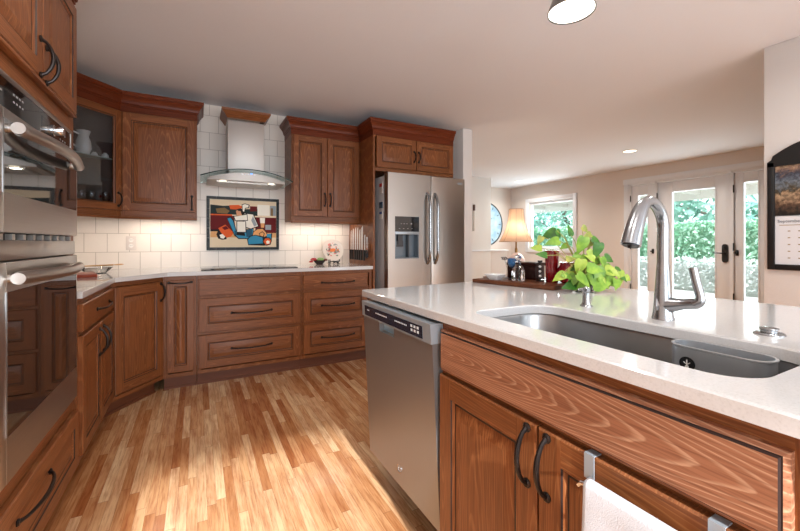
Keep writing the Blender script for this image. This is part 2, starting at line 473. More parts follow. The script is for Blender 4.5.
for d, y in ((d2, 2.50), (d3, 3.63)):
    b = MB(); b.box(RW - .004, RW + .01, y - .018, y + .018, .95, 1.03, 0, .004); b.box(RW - .03, RW - .002, y - .006, y + .03, .98, 1.0, 0, .004); b.build('door_latch', M['black'], d)
for d, y in ((d1, 3.553), (d3, 3.993), (d2, 2.531)):
    for z in (.3, 1.02, 1.85):
        if d is d2 and z < .9: pass
        b = MB(); b.lathe([(.009, 0), (.009, .11)], (RW - .018, y, z), 10); b.build('hinge', M['black'], d)

# ================================================================== GARDEN
b = MB(); b.box(RW + .2, 32, -8, 26, -.2, -.06); struct(b.build('ground', mat('pale_paving', lin(206, 204, 200), .9)))
b = MB(); b.box(RW + .12, 9.3, -1.0, 8.6, 2.22, 2.3); b.box(9.2, 9.34, -1.0, 8.6, 2.04, 2.22)
for k in range(12): b.box(RW + .14, 9.2, -.8 + k * .8, -.75 + k * .8, 2.12, 2.22)
struct(b.build('patio_roof', M['white']))
def leaf_cloud(n, inside, size, seed, up=.3):
    rnd = random.Random(seed); b = MB()
    for _ in range(n):
        p = Vector(inside(rnd)); s_ = size * rnd.uniform(.6, 1.4)
        q = Vector((rnd.uniform(-1, 1), rnd.uniform(-1, 1), rnd.uniform(-1, 1) + up)).normalized()
        u = q.orthogonal().normalized(); u.rotate(Matrix.Rotation(rnd.uniform(0, 6.28), 3, q)); w = q.cross(u)
        b.quad([p - u * s_, p + w * s_ * .45 + q * s_ * .1, p + u * s_, p - w * s_ * .45 + q * s_ * .1])
    return b
def ell(c, r):
    def f(rnd):
        v = Vector((rnd.gauss(0, 1), rnd.gauss(0, 1), rnd.gauss(0, 1))).normalized() * rnd.uniform(.75, 1.0)
        return (c[0] + v.x * r[0], c[1] + v.y * r[1], c[2] + v.z * r[2])
    return f
def boxf(x0, x1, y0, y1, z0, z1):
    def f(rnd):
        x, y_, z = rnd.uniform(x0, x1), rnd.uniform(y0, y1), rnd.uniform(z0, z1)
        k = rnd.random()
        if k < .6: x = x0 + rnd.random() ** 2 * .2
        elif k < .85: z = z1 - rnd.random() ** 2 * .2
        return (x, y_, z)
    return f
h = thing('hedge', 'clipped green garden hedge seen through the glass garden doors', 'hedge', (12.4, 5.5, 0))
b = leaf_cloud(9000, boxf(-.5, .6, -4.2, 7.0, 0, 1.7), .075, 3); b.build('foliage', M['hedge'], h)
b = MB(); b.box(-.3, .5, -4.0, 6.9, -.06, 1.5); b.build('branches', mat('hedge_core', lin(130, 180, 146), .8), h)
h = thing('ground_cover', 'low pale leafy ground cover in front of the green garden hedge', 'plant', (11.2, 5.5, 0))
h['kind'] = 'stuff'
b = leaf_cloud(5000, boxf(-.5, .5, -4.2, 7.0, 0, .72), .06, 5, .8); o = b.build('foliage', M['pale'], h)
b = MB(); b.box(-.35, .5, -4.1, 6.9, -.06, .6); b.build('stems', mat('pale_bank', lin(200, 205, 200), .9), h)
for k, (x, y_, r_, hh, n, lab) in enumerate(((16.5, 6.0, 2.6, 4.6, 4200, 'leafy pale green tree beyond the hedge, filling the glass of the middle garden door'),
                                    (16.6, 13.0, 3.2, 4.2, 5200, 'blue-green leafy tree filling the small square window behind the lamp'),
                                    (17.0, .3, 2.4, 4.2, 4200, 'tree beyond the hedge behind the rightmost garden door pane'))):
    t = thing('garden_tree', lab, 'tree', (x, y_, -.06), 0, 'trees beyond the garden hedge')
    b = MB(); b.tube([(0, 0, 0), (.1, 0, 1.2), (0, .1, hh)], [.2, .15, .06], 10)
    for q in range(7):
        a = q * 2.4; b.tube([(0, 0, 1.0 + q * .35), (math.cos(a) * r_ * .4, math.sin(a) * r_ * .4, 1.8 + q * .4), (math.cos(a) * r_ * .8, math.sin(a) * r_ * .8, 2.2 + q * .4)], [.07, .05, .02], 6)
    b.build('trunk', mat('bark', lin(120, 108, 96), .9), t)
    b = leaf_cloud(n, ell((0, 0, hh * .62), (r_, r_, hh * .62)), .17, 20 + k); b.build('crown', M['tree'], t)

# ================================================================== CABINETRY
CW = [M['wz'], M['wx'], M['glaze']]     # 0 vertical grain, 1 horizontal grain, 2 glazed groove
def rect(x0, x1, z0, z1, i, y): return [(x0+i, y, z0+i), (x1-i, y, z0+i), (x1-i, y, z1-i), (x0+i, y, z1-i)]
def panel_door(mb, x0, x1, z0, z1, yb=0., th=.021, s=.056, hor=False, glass=False, rise=.032):
    """raised panel door or drawer front, face towards -y, back at yb"""
    yf = yb - th; e = .004
    vm = 1 if hor else 0
    mb.loops([rect(x0, x1, z0, z1, 0, yb), rect(x0, x1, z0, z1, 0, yf + e), rect(x0, x1, z0, z1, e, yf)], vm, cap0=not glass, cap1=False)
    a0, a1, c0, c1 = x0 + e, x1 - e, z0 + e, z1 - e
    mb.quad([(a0, yf, c0), (x0 + s, yf, c0), (x0 + s, yf, c1), (a0, yf, c1)], 0)
    mb.quad([(x1 - s, yf, c0), (a1, yf, c0), (a1, yf, c1), (x1 - s, yf, c1)], 0)
    mb.quad([(x0 + s, yf, c0), (x1 - s, yf, c0), (x1 - s, yf, z0 + s), (x0 + s, yf, z0 + s)], 1)
    mb.quad([(x0 + s, yf, z1 - s), (x1 - s, yf, z1 - s), (x1 - s, yf, c1), (x0 + s, yf, c1)], 1)
    mb.loops([rect(x0, x1, z0, z1, s, yf), rect(x0, x1, z0, z1, s + .003, yf + .004)], 2, False, False)
    mb.loops([rect(x0, x1, z0, z1, s + .003, yf + .004), rect(x0, x1, z0, z1, s + .010, yf + .010)], vm, False, False)
    if glass:
        mb.loops([rect(x0, x1, z0, z1, s + .010, yf + .010), rect(x0, x1, z0, z1, s + .010, yb)], vm, False, False)
        return
    mb.loops([rect(x0, x1, z0, z1, s + .010, yf + .010), rect(x0, x1, z0, z1, s + .015, yf + .010)], 2, False, False)
    mb.loops([rect(x0, x1, z0, z1, s + .015, yf + .010), rect(x0, x1, z0, z1, s + .015 + rise, yf + .002)], vm, False, False)
    mb.quad(rect(x0, x1, z0, z1, s + .015 + rise, yf + .002), vm)
def slab_front(mb, x0, x1, z0, z1, yb=0., th=.021, m=1, groove=False):
    yf = yb - th; e = .004
    if not groove:
        mb.loops([rect(x0, x1, z0, z1, 0, yb), rect(x0, x1, z0, z1, 0, yf + e), rect(x0, x1, z0, z1, e, yf)], m)
    else:
        mb.loops([rect(x0, x1, z0, z1, 0, yb), rect(x0, x1, z0, z1, 0, yf + .010), rect(x0, x1, z0, z1, .007, yf + .005)], m, cap1=False)
        mb.loops([rect(x0, x1, z0, z1, .007, yf + .005), rect(x0, x1, z0, z1, .009, yf + .005)], 2, False, False)
        mb.loops([rect(x0, x1, z0, z1, .009, yf + .005), rect(x0, x1, z0, z1, .011, yf)], 2, False, False)
        mb.quad(rect(x0, x1, z0, z1, .011, yf), m)
def bow_pull(mb, c, L, ax, yf, rise=.034, r=.0058):
    """arched bronze pull centred at (x,z)=c on the face y=yf, length L along ax"""
    pts = []; rs = []
    for k in range(15):
        u = k / 14.; s_ = (u - .5) * L
        out = rise * (math.sin(math.pi * u) ** .55 if 0 < u < 1 else 0)
        x, z = (c[0] + s_, c[1]) if ax == 'x' else (c[0], c[1] + s_)
        pts.append((x, yf - out - .001, z)); rs.append(r * (1.25 if k in (0, 14) else .8 + .35 * math.sin(math.pi * u)))
    mb.tube(pts, rs, 10, up=(1, 0, 0) if ax == 'z' else (0, 0, 1))
    for q in (-.5, .5):
        x, z = (c[0] + q * L, c[1]) if ax == 'x' else (c[0], c[1] + q * L)
        mb.lathe([(r * 1.9, .0), (r * 2.0, -.003), (r * 1.3, -.007)], (x, yf, z), 14, 0, 'y')
def bar_pull(mb, c, L, yf, rise=.03, r=.0052):
    pts = []; rs = []
    for k in range(13):
        u = k / 12.; out = rise * min(1, (4.5 * min(u, 1 - u)) ** .7)
        pts.append((c[0] + (u - .5) * L, yf - out - .001, c[1] - .006 * math.sin(math.pi * u) + .003)); rs.append(r * (1.3 if k in (0, 12) else 1.))
    mb.tube(pts, rs, 10, up=(0, 0, 1))
    for q in (-.5, .5): mb.lathe([(r * 1.9, 0), (r * 2., -.003), (r * 1.3, -.007)], (c[0] + q * L, yf, c[1] + .003), 14, 0, 'y')
def door(par, x0, x1, z0, z1, handle=None, name='door', mats=None, **kw):
    b = MB(); panel_door(b, x0, x1, z0, z1, **kw); d = b.build(name, mats or CW, par, 25)
    if handle:
        c, L, ax, kind = handle
        b = MB(); yf = kw.get('yb', 0.) - kw.get('th', .021)
        if kind == 'bow': bow_pull(b, c, L, ax, yf)
        else: bar_pull(b, c, L, yf)
        b.build('handle', M['bronze'], d)
    return d
def slab(par, x0, x1, z0, z1, handle=None, name='drawer', **kw):
    b = MB(); slab_front(b, x0, x1, z0, z1, **kw); d = b.build(name, CW, par, 25)
    if handle:
        b = MB(); bar_pull(b, handle[0], handle[1], -.021); b.build('handle', M['bronze'], d)
    return d
def carcass(par, w, dep, z0, z1, opens=(), kick=True, mats=None, left=True, right=True):
    """cabinet box: sides, floor, back and a face frame at y 0..0.019"""
    b = MB()
    t = .018
    b.box(0, t, .019, dep, z0, z1, 0); b.box(w - t, w, .019, dep, z0, z1, 0)
    b.box(t, w - t, .019, dep - .008, z0, z0 + t, 1); b.box(t, w - t, .019, dep - .008, z1 - t, z1, 1)
    b.box(t, w - t, dep - .008, dep, z0, z1, 0)
    f = .03
    b.box(0, f, 0, .019, z0, z1, 0); b.box(w - f, w, 0, .019, z0, z1, 0)
    b.box(f, w - f, 0, .019, z0, z0 + f, 1); b.box(f, w - f, 0, .019, z1 - f, z1, 1)
    for kind, p in opens:
        if kind == 'rail': b.box(f, w - f, 0, .019, p - .012, p + .012, 1)
        else: b.box(p - .014, p + .014, 0, .019, z0 + f, z1 - f, 0)
    if kick:
        b.box(0, w, .075, .09, 0, z0, 3); b.box(0, w, .066, .075, 0, .016, 3)
    return b.build('body', (mats or CW) + [M['toe']], par, 25)

Z0, Z1 = .105, .882
YF = 3.385
def crown(par, path, prof=None, mats=None, name='crown'):
    """mouldings swept along path; path = [prev, p0 ... pn, next], outward side on the right hand"""
    prof = prof or [(-.012, 2.184), (.003, 2.184), (.003, 2.232), (.009, 2.234), (.009, 2.244), (.016, 2.248), (.018, 2.262), (.026, 2.280), (.038, 2.294), (.038, 2.302), (.046, 2.304), (.050, 2.312), (.053, 2.318), (.053, 2.334), (-.012, 2.334)]
    P = [Vector((p[0], p[1])) for p in path]
    ls = []
    for i in range(1, len(P) - 1):
        d0 = (P[i] - P[i-1]).normalized(); d1 = (P[i+1] - P[i]).normalized()
        n0 = Vector((d0.y, -d0.x)); n1 = Vector((d1.y, -d1.x))
        n = (n0 + n1).normalized(); k = 1 / max(.3, n.dot(n0))
        ls.append([(P[i].x + n.x * k * o_, P[i].y + n.y * k * o_, z) for o_, z in prof])
    b = MB(); b.loops(ls, 0); return b.build(name, mats or M['dx'], par, 25)
def fwd(a, b_): return (2 * b_[0] - a[0], 2 * b_[1] - a[1])

# --- back run: pull-out, cooktop drawers, right drawers
pull = thing('base_cabinet', 'narrow pull-out base cabinet between the corner cabinet and the cooktop drawers', 'cabinet', (-.225, YF, 0))
carcass(pull, .222, .60, Z0, Z1)
door(pull, .022, .206, .146, .853, ((.112, .832), .15, 'x', 'bar'), s=.048, rise=.022)
ck = thing('base_cabinet', 'wide drawer base cabinet under the cooktop, three wide fronts', 'cabinet', (0, YF, 0))
carcass(ck, .815, .60, Z0, Z1, (('rail', .709), ('rail', .421)))
slab(ck, .012, .803, .719, .853, name='top_panel')
for z0, z1 in ((.432, .699), (.146, .410)):
    door(ck, .012, .803, z0, z1, ((.405, (z0 + z1) / 2 + .002), .31, 'x', 'bar'), 'drawer', hor=True, s=.062, rise=.03)
rb = thing('base_cabinet', 'three-drawer base cabinet next to the refrigerator, a bar pull on every drawer', 'cabinet', (.817, YF, 0))
carcass(rb, .683, .60, Z0, Z1, (('rail', .709), ('rail', .421)))
slab(rb, .012, .632, .719, .853, ((.335, .775), .31))
for z0, z1 in ((.432, .699), (.146, .410)):
    door(rb, .012, .632, z0, z1, ((.335, (z0 + z1) / 2 + .002), .31, 'x', 'bar'), 'drawer', hor=True, s=.062, rise=.03)

# --- diagonal corner base
P1, P2 = Vector((-.49, 3.04)), Vector((-.2265, YF))
dv = P2 - P1; DL = dv.length; DA = math.atan2(dv.y, dv.x)
cb = thing('base_cabinet', 'diagonal corner base cabinet with one tall raised-panel door', 'cabinet', (P1.x, P1.y, 0), DA)
carcass(cb, DL, .42, Z0, Z1)
door(cb, .012, DL - .018, .146, .848, ((DL - .045, .772), .125, 'z', 'bow'), s=.062)

# --- left run base: one drawer over two doors
lb = thing('base_cabinet', 'left-hand base cabinet with one drawer above two doors, beside the wall ovens', 'cabinet', (-.49, 2.246, 0), R(90))
carcass(lb, .788, .60, Z0, Z1, (('rail', .709), ('mull', .405)))
slab(lb, .02, .770, .725, .853, ((.45, .785), .31))
door(lb, .02, .402, .146, .703, ((.358, .60), .14, 'z', 'bow'))
door(lb, .408, .770, .146, .703, ((.452, .60), .14, 'z', 'bow'))

# --- oven tower
TW0, TW1 = 1.30, 2.240
tw = thing('oven_cabinet', 'tall wooden oven tower at the far left with upper doors and a bottom drawer', 'cabinet', (-.50, TW0, 0), R(90))
TW = TW1 - TW0; o0, o1 = 1.388 - TW0, 2.150 - TW0
b = MB()
b.box(0, .018, .019, .61, .105, 2.334); b.box(TW - .018, TW, .019, .61, .105, 2.334); b.box(.018, TW - .018, .60, .61, .105, 2.334)
b.box(.018, TW - .018, .019, .6, .105, .125, 1); b.box(.018, TW - .018, .019, .6, 1.655, 1.675, 1); b.box(.018, TW - .018, .019, .6, 2.31, 2.334, 1)
b.box(.018, TW - .018, .019, .6, .40, .42, 1)
b.box(0, o0 - .004, 0, .019, .105, 2.334); b.box(o1 + .004, TW, 0, .019, .105, 2.334)
b.box(o0 - .004, o1 + .004, 0, .019, 1.634, 1.72, 1); b.box(o0 - .004, o1 + .004, 0, .019, .36, .462, 1); b.box(o0 - .004, o1 + .004, 0, .019, .105, .14, 1)
b.box(o0 - .004, o1 + .004, 0, .019, 2.17, 2.334, 1); b.box(.018, o0 - .03, .02, .03, .42, 1.65)
b.box(0, TW, .075, .09, 0, .105, 3)
b.box(.01, TW - .055, -.026, 0, 1.699, 1.711, 1, .003)
b.build('body', CW + [M['toe']], tw, 25)
sm = 1.765 - TW0
door(tw, .03, sm - .002, 1.716, 2.19, ((sm - .028, 1.783), .125, 'z', 'bow'), yb=-.002, th=.022)
door(tw, sm + .002, 2.190 - TW0, 1.716, 2.19, ((sm + .030, 1.776), .125, 'z', 'bow'), yb=-.002, th=.022)
door(tw, .03, 2.226 - TW0, .125, .378, ((.395, .30), .29, 'x', 'bow'), 'drawer', yb=-.001, th=.022, hor=True, s=.06, rise=.03)
crown(tw, [(-.1, 0), (0, 0), (TW, 0), (TW + .1, 0)])

# --- double oven
ov = thing('double_wall_oven', 'stainless double wall oven built into the tower on the left', 'oven', (-.50, 1.390, 0), R(90))
OW = .758
b = MB(); b.box(.02, OW - .02, .02, .56, .475, 1.62); b.build('oven_body', M['darkgrey'], ov)
b = MB(); b.box(0, OW, -.018, -.001, 1.615, 1.63, 0, .003); b.box(0, OW, -.016, -.001, 1.518, 1.53, 0, .002); b.box(0, .022, -.016, -.001, 1.53, 1.615); b.box(OW - .014, OW, -.016, -.001, 1.53, 1.615)
cp = b.build('control_panel', M['steelh'], ov)
b = MB(); b.box(.022, OW - .014, -.014, -.001, 1.53, 1.615); cg = b.build('control_glass', M['blackgloss'], cp)
tx = mat('panel_print', lin(150, 150, 150), .5)
b = MB()
for r_ in range(2):
    for k in range(4): b.box(.16 + k * .022, .170 + k * .022, -.0146, -.0138, 1.562 + r_ * .022, 1.568 + r_ * .022)
for k in range(3): b.box(.60 + k * .03, .61 + k * .03, -.0146, -.0138, 1.555, 1.562); b.box(.60 + k * .03, .61 + k * .03, -.0146, -.0138, 1.58, 1.587)
b.box(.05, .085, -.0146, -.0138, 1.572, 1.577)
b.build('panel_print', tx, cp)
b = MB(); b.box(.40, .48, -.0148, -.0138, 1.55, 1.595); b.build('display', mat('display_glass', lin(58, 62, 62), .1), cp)
b = MB(); b.lathe([(.022, -.014), (.022, -.018), (.018, -.02), (.017, -.044), (.015, -.047)], (.52, 0, 1.572), 24, 0, 'y'); b.build('knob', M['chrome'], cp)
def oven_door(z0, z1, wz0, wz1, wx0, wx1, hz):
    b = MB(); t = -.034
    b.box(0, wx0, t, -.002, z0, z1, 0, .003); b.box(wx1, OW, t, -.002, z0, z1, 0, .003)
    b.box(wx0, wx1, t, -.002, z0, wz0, 0); b.box(wx0, wx1, t, -.002, wz1, z1, 0)
    d = b.build('oven_door', M['steelh'], ov)
    b = MB(); b.box(wx0, wx1, t - .001, -.01, wz0, wz1); b.build('door_window', M['ovenglass'], d)
    hx0, hx1 = .07, OW - .085
    b = MB(); pts = [(hx0 + (hx1 - hx0) * k / 16., t - .022 - .036 * math.sin(math.pi * k / 16.), hz) for k in range(17)]
    b.tube(pts, [.0175] * 17, 14, flat=1.1)
    for x in (hx0, hx1):
        b.lathe([(.013, 0), (.013, -.022)], (x, t, hz), 14, 0, 'y', True, True)
        s_ = 1 if x < .3 else -1
        b.lathe([(.0165, -.018), (.0178, -.006), (.0178, .014), (.0155, .018)], (x + s_ * .004, t - .023, hz), 16, 0, 'x')
    b.build('handle', M['chrome'] if False else M['steelh'], d)
oven_door(1.172, 1.513, 1.282, 1.487, .035, OW - .014, 1.465)
oven_door(.470, 1.088, .60, 1.005, .055, OW - .016, 1.042)
b = MB(); b.box(0, OW, -.026, -.001, 1.092, 1.150, 0, .003); b.box(0, OW, -.012, -.001, 1.150, 1.169, 1)
for k in range(9): b.box(.03 + k * .08, .05 + k * .08, -.028, -.001, 1.151, 1.168, 0)
b.build('vent_trim', [M['steelh'], M['rubber']], ov)
b = MB(); b.box(.0, OW, -.02, -.002, .464, .469); b.build('lower_trim', M['steelh'], ov)

# --- uppers: diagonal glass cabinet, single door, double door, fridge cabinet
YU = 3.70
UZ0, UZ1 = 1.350, 2.20
Q2 = Vector((-.535, YU)); ca = R(47); DU = .46
Q1 = Q2 - Vector((math.cos(ca), math.sin(ca))) * DU
ug = thing('upper_cabinet', 'corner wall cabinet with a clear glass door showing glassware on a shelf', 'cabinet', (Q1.x, Q1.y, 0), ca)
t = .018
poly = [(0, .019), (DU, .019), (DU, .06), (DU - .05, .20), (.10, .26)]
b = MB()
b.box(0, .04, 0, .019, UZ0, UZ1, 0); b.box(DU - .035, DU, 0, .019, UZ0, UZ1, 0); b.box(.04, DU - .035, 0, .019, UZ0, UZ0 + .05, 1); b.box(.04, DU - .035, 0, .019, UZ1 - .04, UZ1, 1)
b.box(.0, DU, -.012, .019, UZ0 - .02, UZ0, 1, .003)
b.prism([(0, .019), (DU, .019), (DU - .22, .24), (.20, .24)], UZ0, UZ0 + .018, 1); b.prism([(0, .019), (DU, .019), (DU - .22, .24), (.20, .24)], UZ1 - .018, UZ1, 1)
for (ax, ay), (bx, by) in (((0, .019), (.20, .24)), ((.20, .24), (DU - .22, .24)), ((DU - .22, .24), (DU, .019))):
    b.loops([[(ax, ay, UZ0 + .018), (bx, by, UZ0 + .018), (bx, by + .006, UZ0 + .018), (ax, ay + .006, UZ0 + .018)], [(ax, ay, UZ1 - .018), (bx, by, UZ1 - .018), (bx, by + .006, UZ1 - .018), (ax, ay + .006, UZ1 - .018)]], 3)
b.build('body', CW + [mat('cabinet_interior', lin(74, 66, 62), .7)], ug, 25)
gd = door(ug, .012, DU - .006, 1.395, 2.178, ((DU - .032, 1.48), .10, 'z', 'bow'), s=.05, glass=True)
b = MB(); b.box(.068, DU - .062, -.012, -.008, 1.452, 2.122); b.build('glass_pane', M['cabglass'], gd)
b = MB(); b.prism([(.03, .022), (DU - .03, .022), (DU - .225, .225), (.20, .225)], 1.788, 1.796); b.build('shelf', mat('glass_shelf', lin(176, 196, 190), .08), ug)
crown(ug, [(-.1, 0), (0, 0), (DU, 0), (DU + math.cos(R(-47)), math.sin(R(-47)))])
us = thing('upper_cabinet', 'single-door wall cabinet left of the range hood', 'cabinet', (-.535, YU, 0))
def wall_carcass(par, w, dep, z0, z1, mull=()):
    b = MB()
    b.box(0, .018, .019, dep, z0, z1); b.box(w - .018, w, .019, dep, z0, z1); b.box(.018, w - .018, .019, dep, z0, z0 + .018, 1); b.box(.018, w - .018, .019, dep, z1 - .018, z1, 1)
    b.box(.018, w - .018, dep - .008, dep, z0 + .018, z1 - .018)
    b.box(0, .03, 0, .019, z0, z1); b.box(w - .03, w, 0, .019, z0, z1); b.box(.03, w - .03, 0, .019, z0, z0 + .05, 1); b.box(.03, w - .03, 0, .019, z1 - .035, z1, 1)
    for p in mull: b.box(p - .014, p + .014, 0, .019, z0 + .05, z1 - .035)
    b.box(-.0, w, -.012, .019, z0 - .02, z0, 1, .003)
    return b.build('body', CW, par, 25)
wall_carcass(us, .535, .308, UZ0, UZ1)
door(us, .012, .523, 1.395, 2.178, ((.497, 1.475), .11, 'z', 'bow'), s=.06)
crown(us, [(-math.cos(ca), -math.sin(ca)), (0, 0), (.535, 0), (.535, .305), (.535, .4)])
ud = thing('upper_cabinet', 'double-door wall cabinet between the range hood and the refrigerator', 'cabinet', (.797, YU, 0))
wall_carcass(ud, .702, .308, UZ0, UZ1, (.351,))
door(ud, .012, .349, 1.395, 2.178, ((.323, 1.565), .12, 'z', 'bow'), s=.055)
door(ud, .353, .690, 1.395, 2.178, ((.379, 1.565), .12, 'z', 'bow'), s=.055)
crown(ud, [(0, .4), (0, .305), (0, 0), (.702, 0), (.702, -1)])
fc = thing('refrigerator_cabinet', 'deep wooden cabinet above and beside the refrigerator', 'cabinet', (1.502, 3.36, 0))
b = MB(); b.box(0, .02, .0, .648, 0, 2.2); b.box(.93, .948, .0, .648, 1.84, 2.2); b.box(.02, .93, .019, .648, 1.845, 1.863, 1); b.box(.02, .93, .019, .648, 2.18, 2.2, 1); b.box(.02, .93, .64, .648, 1.863, 2.18)
b.box(.02, .93, 0, .019, 1.84, 1.875, 1); b.box(.02, .93, 0, .019, 2.17, 2.2, 1); b.box(.46, .49, 0, .019, 1.875, 2.17)
b.build('body', CW, fc, 25)
door(fc, .03, .472, 1.872, 2.178, ((.448, 2.01), .10, 'z', 'bow'), s=.055)
door(fc, .478, .935, 1.872, 2.178, ((.502, 2.01), .10, 'z', 'bow'), s=.055)
crown(fc, [(-1, .335), (0, .335), (0, 0), (.948, 0), (1.1, 0)])

# --- back/left countertop
def extr_poly(mb, poly, z0, z1, e=.003, m=0):
    P = [Vector(p) for p in poly]; n = len(P)
    def inset(d):
        out = []
        for i in range(n):
            a = (P[i] - P[i-1]).normalized(); c = (P[(i+1) % n] - P[i]).normalized()
            na = Vector((-a.y, a.x)); nc = Vector((-c.y, c.x)); k = (na + nc); k = k / max(.2, k.dot(na)) if k.length > 1e-6 else na
            out.append(P[i] + k * d)
        return out
    I = inset(e)
    mb.loops([[(p.x, p.y, z0) for p in P], [(p.x, p.y, z1 - e) for p in P], [(p.x, p.y, z1) for p in I]], m)
ct = [(-.467, 2.244), (-.467, 3.03), (-.195, 3.358), (1.500, 3.358), (1.500, BW - .002), (LW + .002, BW - .002), (LW + .002, 2.244)]
b = MB(); extr_poly(b, ct, .8835, .914)
tag(b.build('countertop', M['quartz'], ang=25), 'white quartz countertop running along the left and back walls under the tiles', 'countertop')

# --- range hood
hd = thing('range_hood', 'stainless chimney range hood with a curved glass canopy above the tile mural', 'hood', (.398, 0, 0))
hx = .155
b = MB(); b.box(-hx, hx, 3.72, 4.006, 1.80, 2.24, 0, .002); b.build('chimney', M['hoodsteel'], hd)
b = MB(); b.box(-hx + .012, hx - .012, 3.705, 4.006, 1.755, 1.80, 0)
n = 24; ls = []
for k in range(n + 1):
    u = -1 + 2 * k / n; z = 1.750 - .055 * u * u
    ls.append([(u * .32, 3.56 + .05 * u * u, z), (u * .32, 4.006, z), (u * .32, 4.006, 1.678), (u * .32, 3.56 + .05 * u * u, 1.678)])
b.loops(ls, 0); b.build('hood_body', M['hoodsteel'], hd)
b = MB(); b.box(-.25, .25, 3.64, 3.97, 1.671, 1.679, 0)
for k in range(9): b.box(-.24 + k * .055, -.20 + k * .055, 3.66, 3.95, 1.668, 1.672, 0)
b.build('filter', M['steelh'], hd)
b = MB(); ls = []
for k in range(n + 1):
    u = -1 + 2 * k / n; z = 1.768 - .070 * u * u; yf = 3.47 + .05 * u * u
    ls.append([(u * .372, yf, z), (u * .372, 4.004, z), (u * .372, 4.004, z - .007), (u * .372, yf, z - .007)])
b.loops(ls, 0); b.build('glass_canopy', M['hoodglass'], hd)
b = MB(); ls = []
for k in range(n + 1):
    u = -1 + 2 * k / n; z = 1.768 - .070 * u * u; yf = 3.47 + .05 * u * u
    ls.append([(u * .374, yf - .003, z + .001), (u * .374, yf - .0002, z + .001), (u * .374, yf - .0002, z - .008), (u * .374, yf - .003, z - .008)])
b.loops(ls, 0); b.build('glass_edge', mat('glass_edge_dark', lin(38, 60, 56), .15), hd)
for x in (-.2, .2):
    b = MB(); b.lathe([(.028, 0), (.028, -.006), (.02, -.008)], (x, 3.62, 1.678), 20); b.build('hood_lamp', mat('hood_lamp', lin(255, 244, 220), .3, emit=lin(255, 240, 214), es=1.5), hd)
b = MB()
for k in range(5): b.lathe([(.006, 0), (.006, -.006)], (-.05 + k * .025, 3.562, 1.735), 10, 0, 'y')
b.build('hood_button', M['chrome'], hd)
b = MB(); b.box(.018, .03, 3.552, 3.556, 1.739, 1.748); b.build('hood_indicator', mat('blue_indicator', lin(60, 130, 255), .3, emit=lin(60, 140, 255), es=3), hd)
ch = [(-hx - .002, 4.1), (-hx - .002, 4.004), (-hx - .002, 3.715), (hx + .002, 3.715), (hx + .002, 4.004), (hx + .002, 4.1)]
crown(hd, ch, [(0, 2.258), (.004, 2.258), (.008, 2.266), (.012, 2.270), (.044, 2.312), (.048, 2.314), (.050, 2.334), (0, 2.334)], name='wood_collar', mats=M['wx'])

# --- tile mural
mu = thing('tile_mural', 'black-framed painted tile mural of a cook riding a blue scooter above the cooktop', 'mural', (.079, 4.006, 1.067))
MW, MH = .659, .512; fw = .027
b = MB()
for k in range(8):
    x0, x1 = MW * k / 8, MW * (k + 1) / 8
    b.box(x0, x1 - .001, -.014, 0, 0, fw, 0); b.box(x0, x1 - .001, -.014, 0, MH - fw, MH, 0)
for k in range(5):
    z0, z1 = fw + (MH - 2 * fw) * k / 5, fw + (MH - 2 * fw) * (k + 1) / 5
    b.box(0, fw, -.014, 0, z0, z1 - .001, 0); b.box(MW - fw, MW, -.014, 0, z0, z1 - .001, 0)
b.build('tile_frame', mat('black_tile', lin(10, 9, 9), .4, spec=.3), mu)
b = MB(); b.box(fw, MW - fw, -.006, 0, fw, MH - fw); b.build('painted_tiles', mat('mural_ground', lin(226, 204, 172), .25), mu)
cols = {'teal': lin(30, 44, 46), 'cream': lin(222, 204, 176), 'orange': lin(214, 92, 40), 'red': lin(96, 14, 18), 'blue': lin(54, 140, 178), 'dblue': lin(36, 84, 112), 'tan': lin(218, 160, 104), 'black': lin(24, 20, 22), 'white': lin(240, 236, 226), 'skin': lin(206, 150, 116), 'grey': lin(150, 160, 166), 'sand': lin(210, 160, 108), 'drab': lin(124, 100, 66)}
cn = list(cols); cm = [mat('mural_' + k, v, .6, spec=.2) for k, v in cols.items()]
